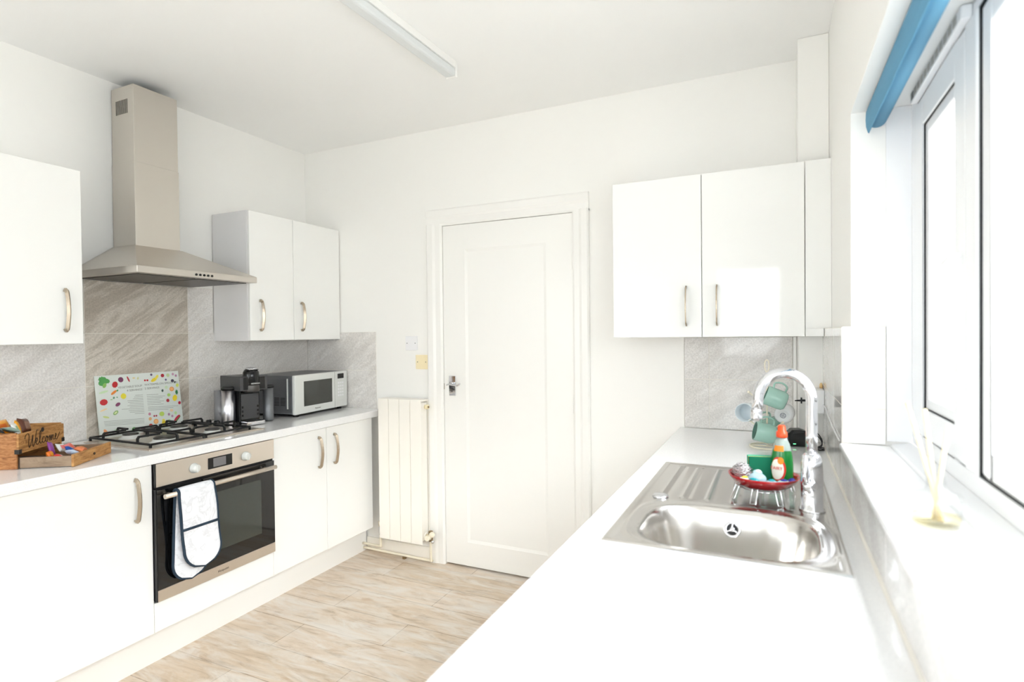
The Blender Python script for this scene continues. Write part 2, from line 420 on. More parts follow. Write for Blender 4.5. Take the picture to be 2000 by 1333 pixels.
# left wall splashback: light tiles with taupe ones behind the hob
g = G()
lj = [2.538, 2.038, 1.529, 1.024, .524, .024]
dark = lambda u, z: 'tile_taupe' if 1.529 < u < 2.038 else 'tile_grey'
tiles(g, 'x', XL + .002, -.007, -.48, 2.9035, ZW + .0015, 1.411, lj, [1.163], 'tile_grey', mfun=dark)
tiles(g, 'x', XL + .002, -.007, 1.529, 2.190, 1.411, 1.6625, lj, [], 'tile_grey', mfun=dark)
struct('trim_6', g, 0.0006)
g = G()
tiles(g, 'y', YB - .003, .0028, XL + .004, -2.324, ZW + .0015, 1.411, [-2.818], [1.163], 'tile_grey')
struct('trim_7', g, 0.0006)
g = G()
tiles(g, 'y', YB - .008, .0075, -0.413, 0.070, ZW + .0015, 1.3625, [-0.296], [1.157], 'tile_gloss')
g.box(-.417, -.4135, YB - .0095, YB - .0005, ZW + .0015, 1.3625, 'gloss_white_paint')
struct('trim_8', g, 0.0006)

# ------------------------------------------------------------------ window over the worktop
WN = root('window_1', (XF, 0.8, 1.05), kind='structure')
y0, y1, z0, z1 = WY0 + .001, WY1 - .0065, 1.0615, WZ1 - .001
ft = XF + 0.065
MU = (1.355, 1.486)      # mullion with the stile
g = boxes((XF, ft, 1.880, y1, z0, z1, 'upvc'), (XF, ft, y0, y0 + .07, z0, z1, 'upvc'),
          (XF, ft, y0 + .07, 1.88, z0, 1.104, 'upvc'), (XF, ft, y0 + .07, 1.88, 2.003, z1, 'upvc'),
          (XF - .006, ft, MU[0] + .004, MU[1] - .055, 1.104, 2.003, 'upvc'))
obj('window_frame', g, WN, 0.004)
def ring(x0, x1, ya, yb, za, zb, wd, m, g=None):
    g = g or G()
    g.box(x0, x1, ya, ya + wd, za, zb, m).box(x0, x1, yb - wd, yb, za, zb, m)
    g.box(x0, x1, ya + wd, yb - wd, za, za + wd, m).box(x0, x1, ya + wd, yb - wd, zb - wd, zb, m)
    return g
# opening sash
obj('gasket', ring(XF - .0015, XF + .02, MU[1] - .055, 1.8805, 1.1035, 2.0035, .0045, 'rubber_black'), WN)
sash = obj('sash', ring(XF - .004, ft - .005, MU[1] - .050, 1.876, 1.108, 1.999, .0, 'upvc', ring(XF - .006, ft - .01, MU[1] - .050, 1.876, 1.108, 1.999, .142 - .0, 'upvc') if False else ring(XF - .005, ft - .01, MU[1] - .050, 1.876, 1.108, 1.999, .072, 'upvc')), WN, 0.003)
sy0, sy1, sz0, sz1 = MU[1] - .050 + .072, 1.876 - .072, 1.108 + .072 - .012, 1.999 - .072
# inner step: stile face, gasket line and glazing bead as seen at the far stile
obj('glazing_bead', ring(XF + .002, ft - .02, sy0, sy1, 1.180, sz1, .030, 'upvc'), WN, 0.004)
obj('glazing_gasket', ring(XF - .0015, XF + .012, sy0 - .0015, sy1 + .0015, 1.1785, sz1 + .0015, .004, 'rubber_black'), WN)
obj('pane', G().box(XF + .025, XF + .031, sy0 + .03, sy1 - .03, 1.21, sz1 - .03, 'pane_glass'), WN)
# fixed pane
obj('fixed_gasket', ring(XF - .0015, XF + .012, y0 + .07, MU[0] + .0045, 1.1035, 2.0035, .005, 'rubber_black'), WN)
obj('fixed_bead', ring(XF + .001, ft - .02, y0 + .075, MU[0] - .0005, 1.1085, 1.9985, .052, 'upvc'), WN, 0.006)
obj('fixed_pane', G().box(XF + .025, XF + .031, y0 + .127, MU[0] - .053, 1.16, 1.947, 'pane_glass'), WN)
# trickle vent over the sash
g = G().box(XF - .020, XF - .0005, 1.40, 1.868, 2.004, 2.032, 'upvc')
tv = obj('trickle_vent', g, WN, 0.003)
g = G()
for i in range(12):
    a = 1.850 - i * .036
    obj('vent_slot', G().box(XF - .0212, XF - .0195, a - .024, a, 2.009, 2.027, 'slot_grey' if i else 'black_plastic'), tv)
g = G().tube(smoothp([(.352, 1.467, 1.544), (.340, 1.491, 1.542), (.335, 1.541, 1.523), (.335, 1.572, 1.486), (.335, 1.581, 1.428)], 6), (.009, .006), 'upvc', 12)
obj('sash_handle', g, WN)

# ------------------------------------------------------------------ door and architrave
D = root('door_1', ((DX0 + DX1) / 2, YB, 0), kind='structure')
lx0, lx1 = DX0 + .006, DX1 - .005
# leaf with one tall recessed panel
px0, px1, pz0, pz1 = -1.664, -1.148, .153, 1.892
yf = YB - .004
g = boxes((lx0, px0, yf, yf + .036, .012, 2.040, 'gloss_white_paint'), (px1, lx1, yf, yf + .036, .012, 2.040, 'gloss_white_paint'),
          (px0, px1, yf, yf + .036, .012, pz0, 'gloss_white_paint'), (px0, px1, yf, yf + .036, pz1, 2.040, 'gloss_white_paint'),
          (px0, px1, yf + .006, yf + .030, pz0, pz1, 'gloss_white_paint'))
leaf = obj('door_leaf', g, D)
g = G()
for a, b_, c, d in ((px0, px0 + .016, pz0, pz1), (px1 - .016, px1, pz0, pz1)):
    g.prism([(a, yf + .001), (b_, yf + .001 if a > -1.3 else yf + .006), (b_, yf + .0065), (a, yf + .0065)] if a < -1.3 else [(a, yf + .006), (b_, yf + .001), (b_, yf + .0065), (a, yf + .0065)], c, d, 'z', 'gloss_white_paint')
g.prism([(yf + .001, pz0), (yf + .006, pz0 + .016), (yf + .0065, pz0)], px0, px1, 'x', 'gloss_white_paint')
g.prism([(yf + .001, pz1), (yf + .006, pz1 - .016), (yf + .0065, pz1)], px0, px1, 'x', 'gloss_white_paint')
obj('panel_moulding', g, D)
# frame rebate
obj('door_frame', boxes((DX0 + .0005, DX0 + .003, YB + .001, YB + .049, 0, DZ - .001, 'gloss_white_paint'), (DX1 - .003, DX1 - .0005, YB + .001, YB + .049, 0, DZ - .001, 'gloss_white_paint'),
    (DX0, DX1, YB + .034, YB + .049, 0.0, .011, 'steel_dark')), D)
g = G()
for z in (1.78, 1.0, .25):
    g.tube([(lx1 + .003, yf - .005, z - .045), (lx1 + .003, yf - .005, z + .045)], .0055, 'gloss_white_paint', 10)
obj('hinge', g, D)
H = obj('door_handle', G().box(-1.777, -1.733, yf - .006, yf, 1.022, 1.142, 'chrome'), D, 0.002)
g = G().cyl((0, 0, 0), .010, .022, 'chrome', 20, Matrix.Translation((-1.757, yf - .028, 1.093)) @ Matrix.Rotation(-PI / 2, 4, 'X'))
g.tube(smoothp([(-1.778, yf - .030, 1.088), (-1.757, yf - .034, 1.094), (-1.725, yf - .036, 1.090), (-1.700, yf - .036, 1.088), (-1.684, yf - .036, 1.100)]), .0055, 'chrome', 10)
g.box(-1.762, -1.752, yf - .0075, yf - .005, 1.045, 1.062, 'steel_dark')
obj('lever', g, H)
obj('latch', G().box(DX0 + .0032, DX0 + .0055, YB - .006, YB + .01, 1.06, 1.095, 'brass_old'), D)
# architrave
def arch_prof(w_):
    return [(0, 0), (0, -.014), (.012, -.020), (.045, -.020), (.062, -.026), (w_ - .01, -.026), (w_, -.018), (w_, 0)]
g = G()
A0, A1, AZ = -1.922, -0.898, 2.143
wd = DX0 - A0 + .004
for p, q in (((A0, 1), (DX0 + .004, 1)),):
    pass
prof = arch_prof(wd)
g.prism([(A0 + wd - a, YB + b_) for a, b_ in prof], 0, AZ - wd + .02, 'z', 'gloss_white_paint')
wd2 = A1 - (DX1 - .004)
g.prism([(A1 - wd2 + a * wd2 / wd, YB + b_) for a, b_ in prof], 0, AZ - wd + .02, 'z', 'gloss_white_paint')
wd3 = AZ - (DZ - .004)
g.prism([(YB + b_, AZ - wd3 + a * wd3 / wd) for a, b_ in prof], A0, A1, 'x', 'gloss_white_paint')
struct('trim_9', g, 0.0015)
struct('baseboard_back', boxes((-2.41, A0 - .001, YB - .014, YB - .0005, 0, .085, 'radiator_paint'), (A1 + .001, -.42, YB - .016, YB - .0005, 0, .10, 'gloss_white_paint')), 0.003)

# ------------------------------------------------------------------ kitchen units
def bow_handle(name_parent, pos, out, length=.165, m='nickel'):
    """pos = centre on the door face, out = outward unit vector"""
    out = Vector(out); P = Vector(pos); side = Vector((0, 0, 1)).cross(out)
    n = 14; pts = []
    Lh = length / 2
    raw = [(-Lh, 0.0), (-Lh, .012), (-Lh + .006, .020)] + [(-Lh + .012 + (length - .024) * i / 8, .023 + .010 * math.sin(PI * i / 8)) for i in range(9)] + [(Lh - .006, .020), (Lh, .012), (Lh, 0.0)]
    pts = [P + Vector((0, 0, a)) + out * b for a, b in raw]
    g = G().tube(pts, (.0078, .0030), m, 4, square=True, upv=tuple(out))
    return obj('handle', g, name_parent, 0.0015)
def door_panel(parent, face, at, u0, u1, z0, z1, m, name='door', th=.018, bev=.0025):
    s = 1 if face == 'x' else -1
    if face == 'x': g = G().box(at - th, at, u0, u1, z0, z1, m)
    else: g = G().box(u0, u1, at, at + th, z0, z1, m)
    return obj(name, g, parent, bev, seg=3)
def carcass(parent, x0, x1, y0, y1, z0, z1, m='carcass_white'):
    return obj('cabinet_body', G().box(x0, x1, y0, y1, z0, z1, m), parent, 0.001)

XD = -2.3015       # base door faces
# left run, unit nearest the camera (just the visible one and its neighbour)
c1 = root('base_cabinet', (-2.6, 1.149, .17), 'white base cabinet with one door and bow handle, left of the oven', 'cabinet')
carcass(c1, -2.90, XD - .0185, .850, 1.4475, .175, .8745)
d = door_panel(c1, 'x', XD, .8505, 1.4465, .1795, .8705, 'cabinet_white'); bow_handle(d, (XD, 1.378, .742), (1, 0, 0))
c2 = root('base_cabinet', (-2.6, 2.437, .17), 'white double-door base cabinet between the oven and the radiator', 'cabinet')
carcass(c2, -2.90, XD - .0185, 2.0515, 2.823, .175, .8745)
d = door_panel(c2, 'x', XD, 2.0525, 2.4285, .1795, .8705, 'cabinet_white'); bow_handle(d, (XD, 2.366, .742), (1, 0, 0))
d = door_panel(c2, 'x', XD, 2.4315, 2.8245, .1795, .8705, 'cabinet_white'); bow_handle(d, (XD, 2.487, .742), (1, 0, 0))
tag(obj('plinth', G().box(-2.43, -2.4115, -.40, YB - .016, 0, .1745, 'cabinet_white'), org=(-2.42, 1.2, 0)), 'long white plinth board along the floor under the left units', 'plinth')
# oven housing
oh = root('oven_housing', (-2.6, 1.75, .17), 'white oven housing with a blank panel under the built-in oven', 'cabinet')
obj('cabinet_body', boxes((-2.90, XD - .0185, 1.4485, 1.4515, .175, .8745, 'carcass_white'), (-2.90, XD - .0185, 2.0465, 2.0505, .175, .8745, 'carcass_white'),
    (-2.90, XD - .0185, 1.4515, 2.0465, .175, .290, 'carcass_white')), oh)
obj('filler_panel', G().box(XD - .018, XD, 1.4485, 2.0505, .1795, .3005, 'cabinet_white'), oh, 0.0025)

# worktops
g = G().box(XL + .0025, -2.2815, -.48, YB - .005, .875, ZW, 'quartz')
tag(obj('worktop', g, bevel=0.003, org=(-2.6, 1.2, .875)), 'long white quartz worktop holding the hob and microwave, left side', 'worktop')
RX0 = -0.4346
bx0, bx1, by0, by1 = -.325, .108, 1.262, 1.615      # sink cut-out
def cut_slab(x0, x1, y0, y1, z0, z1, hx0, hx1, hy0, hy1, m):
    g = G()
    O = [(x0, y0), (x1, y0), (x1, y1), (x0, y1)]; I = [(hx0, hy0), (hx1, hy0), (hx1, hy1), (hx0, hy1)]
    vs = [(x, y, z) for z in (z0, z1) for x, y in O + I]
    fs = []
    for i in range(4):
        j = (i + 1) % 4
        fs += [(i, j, 4 + j, 4 + i), (8 + i, 8 + j, 12 + j, 12 + i), (i, j, 8 + j, 8 + i), (4 + i, 4 + j, 12 + j, 12 + i)]
    return g.add(vs, fs, m)
tag(obj('worktop', cut_slab(RX0, XT - .0005, YR + .012, YB - .009, .875, ZW, bx0, bx1, by0, by1, 'quartz'), bevel=0.003, org=(-.13, 1.2, .875)),
    'white quartz worktop with the inset sink, running under the window', 'worktop')
ybs = [(-1.28, -.68), (-.68, -.08), (-.08, .52), (.52, 1.12), (1.12, 1.72), (1.72, 2.32), (2.32, 2.885)]
lab = ['farthest behind', 'behind', 'below the reed diffuser end', 'just before the sink', 'directly under the sink bowl', 'under the draining board', 'in the far corner beside the door']
for (a, b_), t in list(zip(ybs, lab))[3:]:
    c = root('base_cabinet', (-.13, (a + b_) / 2, .17), 'white base cabinet under the right worktop, ' + t, 'cabinet')
    obj('cabinet_body', boxes((-.395, .17, a + .002, b_ - .002, .175, .74 if t.endswith('bowl') or t.startswith('just') else .8745, 'carcass_white')), c)
    d = door_panel(c, 'x', -.3965, a + .002, b_ - .002, .1795, .8705, 'cabinet_gloss'); bow_handle(d, (-.4145, b_ - .07, .742), (-1, 0, 0))
tag(obj('plinth', G().box(-.35, -.332, YR + .02, YB - .02, 0, .1745, 'cabinet_white'), org=(-.34, 1.2, 0)), 'white plinth board under the right-hand units', 'plinth')

# wall cabinets
XU = -2.6152
u1 = root('wall_cabinet', (-2.76, 1.12, 1.365), 'white wall cabinet at the far left, left of the cooker hood', 'cabinet')
carcass(u1, XL + .001, XU - .0185, .872, 1.372, 1.412, 2.084)
d = door_panel(u1, 'x', XU, .873, 1.3715, 1.3665, 2.0845, 'cabinet_white'); bow_handle(d, (XU, 1.303, 1.503), (1, 0, 0))
u2 = root('wall_cabinet', (-2.76, 2.55, 1.365), 'white two-door wall cabinet in the corner right of the cooker hood', 'cabinet')
carcass(u2, XL + .0025, XU - .0185, 2.197, 2.900, 1.3655, 2.085)
obj('cabinet_side', G().box(XL + .0035, XU - .019, 2.194, 2.1965, 1.3650, 2.0855, 'carcass_white'), u2)
d = door_panel(u2, 'x', XU, 2.1965, 2.5055, 1.3665, 2.0845, 'cabinet_white'); bow_handle(d, (XU, 2.2605, 1.507), (1, 0, 0))
d = door_panel(u2, 'x', XU, 2.5085, 2.9005, 1.3665, 2.0845, 'cabinet_white'); bow_handle(d, (XU, 2.5625, 1.507), (1, 0, 0))
YU = 2.6098
u3 = root('wall_cabinet', (-.29, 2.76, 1.365), 'glossy white two-door wall cabinet between the door and the window', 'cabinet')
carcass(u3, -.6937, .1095, YU + .0185, YB - .001, 1.3655, 2.0855)
d = door_panel(u3, 'y', YU, -.6932, -.2967, 1.3660, 2.0850, 'cabinet_gloss'); bow_handle(d, (-.3615, YU, 1.505), (0, -1, 0))
d = door_panel(u3, 'y', YU, -.2937, .1085, 1.3660, 2.0850, 'cabinet_gloss'); bow_handle(d, (-.2325, YU, 1.505), (0, -1, 0))
obj('end_filler', boxes((.1115, .2045, YU, YU + .018, 1.3990, 2.0850, 'cabinet_white'), (.1115, .1770, YU, YU + .018, 1.3660, 1.3990, 'cabinet_white')), u3, 0.001)

# ------------------------------------------------------------------ oven
OV = root('built_in_oven', (-2.5, 1.75, .305), 'stainless steel built-in oven with black glass door and two knobs', 'oven')
OX = -2.283
obj('oven_body', G().box(-2.86, OX - .022, 1.456, 2.042, .306, .8705, 'steel_dark'), OV)
cp = obj('control_panel', G().box(OX - .021, OX, 1.4525, 2.0455, .7775, .8725, 'steel_oven'), OV, 0.0015)
obj('panel_edge', G().box(OX - .020, OX - .002, 1.4495, 1.4522, .7775, .8725, 'black_plastic'), OV)
dr = obj('oven_door', G().box(OX - .021, OX, 1.4525, 2.0455, .3545, .7665, 'oven_glass'), OV, 0.0015)
obj('oven_window', G().box(OX + .0001, OX + .0006, 1.60, 1.965, .425, .690, 'oven_window'), dr)
g = G()
for z in (.50, .565, .63):
    g.tube([(OX + .0012, 1.62, z), (OX + .0012, 1.945, z)], .0007, 'display_grey', 6)
obj('door_strip', G().box(OX - .021, OX + .0005, 1.4525, 2.0455, .3075, .3543, 'steel_oven'), OV, 0.0012)
obj('door_edge', G().box(OX - .021, OX - .001, 1.4490, 1.4522, .3075, .7665, 'black_plastic'), OV)
obj('top_gap', G().box(OX - .021, OX - .012, 1.4525, 2.0455, .767, .777, 'black_plastic'), OV)
g = G().tube([(-2.245, 1.462, .742), (-2.245, 2.022, .742)], .0098, 'steel_oven', 20)
for y in (1.50, 1.985): g.tube([(OX + .0002, y, .742), (-2.245, y, .742)], .006, 'steel_oven', 12)
obj('handle', g, dr)
for i, y in enumerate((1.616, 1.876)):
    T = Matrix.Translation((OX + .0004, y, .822)) @ Matrix.Rotation(PI / 2, 4, 'Y')
    g = G().lathe([(0, 0), (.0215, 0), (.0215, .003), (.0185, .006), (.0175, .020), (.0155, .0225), (0, .0225)], (0, 0, 0), 'silver_plastic', 32, T)
    g.box(OX + .0225, OX + .0260, y - .0022, y + .0022, .8055, .8385, 'silver_plastic')
    obj('knob', g, cp)
    g = G()
g = G().box(OX + .0002, OX + .0015, 1.683, 1.805, .800, .850, 'black_gloss')
dsp = obj('display', g, cp)
obj('display_screen', G().box(OX + .0016, OX + .0020, 1.708, 1.772, .806, .845, 'display_grey'), dsp)
g = G().text('Hotpoint', .015, 'ink_brown', Matrix.Translation((OX + .0008, 1.751, .329)) @ Matrix(((0, 0, 1, 0), (1, 0, 0, 0), (0, 1, 0, 0), (0, 0, 0, 1))), 0.0002)
obj('logo', g, dr)

# oven glove over the oven handle
def glove():
    R = root('oven_glove', (-2.245, 1.6, .742), 'white marbled double oven glove with navy edging, hung over the oven handle', 'oven glove')
    # path over the bar (x, z), arc length param; front then back
    rb = .0175; cx, cz = -2.245, .742
    zf, zb = .408, .362
    path = []
    nF = 26
    for i in range(nF): path.append((cx + rb + .002 * math.sin(i * .4), zf + (cz - zf) * i / nF, 0))
    for i in range(9):
        a = PI * i / 8; path.append((cx + rb * math.cos(a), cz + rb * math.sin(a), 1))
    nB = 28
    for i in range(1, nB + 1): path.append((cx - rb, cz - (cz - zb) * i / nB, 2))
    L = [0]
    for i in range(1, len(path)): L.append(L[-1] + math.hypot(path[i][0] - path[i - 1][0], path[i][1] - path[i - 1][1]))
    tot = L[-1]; hw = .0835
    def cy(s, i):   # centre line of the strip
        z = path[i][1]
        if path[i][2] == 2: return 1.590 + .012 * (z - .55) / .3
        if path[i][2] == 1: return 1.5905
        return 1.5905 + .028 * (cz - z) / .33
    def halfw(s):
        e = min(s, tot - s); r = .082
        if e < r: return hw * math.sqrt(max(0, 1 - ((r - e) / r) ** 2)) + .0005
        return hw - .004 * math.exp(-((s - tot * .47) / .06) ** 2)
    nt = 14; th = .0055
    def P(i, t, off):
        x, z, k = path[i]; s = L[i]
        i0, i1 = max(i - 1, 0), min(i + 1, len(path) - 1)
        dx, dz = path[i1][0] - path[i0][0], path[i1][1] - path[i0][1]; q = math.hypot(dx, dz)
        nx, nz = dz / q, -dx / q
        y = cy(s, i) + halfw(s) * t
        return Vector((x + nx * off, y, z + nz * off))
    g = G()
    vs = []; N = len(path)
    for sgn in (1, -1):
        for i in range(N):
            for j in range(nt + 1):
                t = -1 + 2 * j / nt
                vs.append(P(i, t, sgn * th * (1 - abs(t) ** 4 * .5)))
    fs = []
    o2 = N * (nt + 1)
    for i in range(N - 1):
        for j in range(nt):
            a = i * (nt + 1) + j; fs.append((a, a + 1, a + nt + 2, a + nt + 1)); fs.append((o2 + a, o2 + a + nt + 1, o2 + a + nt + 2, o2 + a + 1))
        for a in (i * (nt + 1), i * (nt + 1) + nt): fs.append((a, a + nt + 1, o2 + a + nt + 1, o2 + a))
    g.add(vs, fs, 'glove_fabric', True)
    obj('glove_body', g, R)
    rim = [P(i, -1, 0) for i in range(N)] + [P(i, 1, 0) for i in reversed(range(N))]
    obj('edging', G().tube(rim, (.0066, .0052), 'navy_trim', 8, closed=True), R)
    # pocket openings
    for zz, side in ((.590, 0), (.560, 2)):
        i = min((k for k in range(N) if path[k][2] == side), key=lambda k: abs(path[k][1] - zz))
        pts = [P(i, -1 + 2 * j / nt, th + .0012) for j in range(nt + 1)]
        obj('pocket_band', G().tube(pts, (.0022, .0062), 'navy_trim', 6), R)
glove()

# ------------------------------------------------------------------ cooker hood
HD = root('cooker_hood', (-2.66, 1.772, 1.664), 'stainless steel chimney cooker hood above the hob', 'cooker hood')
hy0, hy1, hx = 1.472, 2.073, -2.415
hb = XL + .0025
cy0, cy1, chx = 1.663, 1.882, -2.735
g = G().box(hb, hx, hy0, hy1, 1.664, 1.693, 'steel_hood')
obj('canopy_rim', g, HD, 0.0012)
vs = [(hb, hy0, 1.6932), (hx, hy0, 1.6932), (hx, hy1, 1.6932), (hb, hy1, 1.6932), (hb, cy0 - .008, 1.826), (chx + .008, cy0 - .008, 1.826), (chx + .008, cy1 + .008, 1.826), (hb, cy1 + .008, 1.826)]
obj('canopy', G().add(vs, [(0, 1, 5, 4), (1, 2, 6, 5), (2, 3, 7, 6), (3, 0, 4, 7), (4, 5, 6, 7), (0, 3, 2, 1)], 'steel_hood'), HD, 0.0012)
obj('lower_chimney', G().box(hb - .002, chx, cy0, cy1, 1.8265, 2.223, 'steel_hood'), HD, 0.0012)
uc = obj('upper_chimney', G().box(hb - .002, chx - .002, cy0 + .002, cy1 - .002, 2.2232, 2.588, 'steel_hood'), HD, 0.0012)
for i in range(9):
    x = -2.872 + i * .0105
    obj('vent_slot', G().box(x, x + .0045, cy0 + .0012, cy0 + .0022, 2.458, 2.525, 'steel_dark'), uc)
for y in (1.737, 1.757, 1.777, 1.797, 1.817):
    obj('button', G().cyl((0, 0, 0), .0055, .003, 'black_plastic', 16, Matrix.Translation((hx + .0002, y, 1.677)) @ Matrix.Rotation(PI / 2, 4, 'Y')), HD)
for a, b_ in ((1.50, 1.765), (1.778, 2.045)):
    obj('grease_filter', G().box(-2.87, -2.46, a, b_, 1.6605, 1.6638, 'steel_dark'), HD)

# ------------------------------------------------------------------ gas hob
HB = root('gas_hob', (-2.6, 1.77, ZW), 'stainless steel four-burner gas hob with black pan supports', 'hob')
g = G()
g.prism([(-2.835, 1.478), (-2.365, 1.478), (-2.365, 2.062), (-2.835, 2.062)], ZW + .0003, ZW + .005, 'z', 'steel_oven')
g.prism([(-2.825, 1.488), (-2.375, 1.488), (-2.375, 2.052), (-2.825, 2.052)], ZW + .005, ZW + .0075, 'z', 'steel_oven')
obj('hob_tray', g, HB, 0.002)
hz = ZW + .0075
for (x, y, r) in ((-2.475, 1.615, .047), (-2.72, 1.615, .036), (-2.475, 1.85, .036), (-2.72, 1.85, .042)):
    g = G().lathe([(r + .012, 0), (r + .010, .003), (r, .006), (r, .014), (r - .006, .016), (0, .016)], (x, y, hz), 'silver_plastic', 32)
    bb = obj('burner', g, HB)
    obj('burner_cap', G().lathe([(r - .004, .0162), (r - .003, .021), (r - .008, .0235), (0, .0245)], (x, y, hz), 'steel_dark', 32), bb)
def grate(x0, x1, y0, y1, cents):
    g = G(); r = (.0042, .0042); z = ZW + .022; zt = ZW + .048
    def rod(p): g.tube(p, r, 'black_iron', 4, square=True)
    rod([(x0, y0, z), (x1, y0, z)]); rod([(x0, y1, z), (x1, y1, z)]); rod([(x0, y0, z), (x0, y1, z)]); rod([(x1, y0, z), (x1, y1, z)])
    for x in (x0, x1):
        for y in (y0, y1): rod([(x, y, hz + .0003), (x, y, z)])
    for cx, cy in cents:
        for dx, dy, ex in ((1, 0, x1), (-1, 0, x0), (0, 1, y1), (0, -1, y0)):
            L0 = .022
            if dx: a = abs(ex - cx); a = min(a, .125); p = lambda t, zz: (cx + dx * t, cy, zz)
            else: a = abs(ex - cy); a = min(a, .125); p = lambda t, zz: (cx, cy + dy * t, zz)
            rod([p(a, z), p(a, zt - .008), p(a - .006, zt)]); rod([p(a - .004, zt), p(L0, zt)])
    return g
obj('pan_support', grate(-2.818, -2.388, 1.497, 1.742, [(-2.475, 1.615), (-2.72, 1.615)]), HB)
obj('pan_support', grate(-2.818, -2.388, 1.752, 1.992, [(-2.475, 1.85), (-2.72, 1.85)]), HB)
for x in (-2.735, -2.675, -2.60, -2.53):
    g = G().lathe([(.0165, 0), (.0165, .004), (.0135, .007), (.0130, .021), (.011, .023), (0, .023)], (x, 2.025, hz + .0002), 'black_plastic', 24)
    g.box(x - .002, x + .002, 2.013, 2.037, hz + .02, hz + .0255, 'black_plastic')
    obj('knob', g, HB)

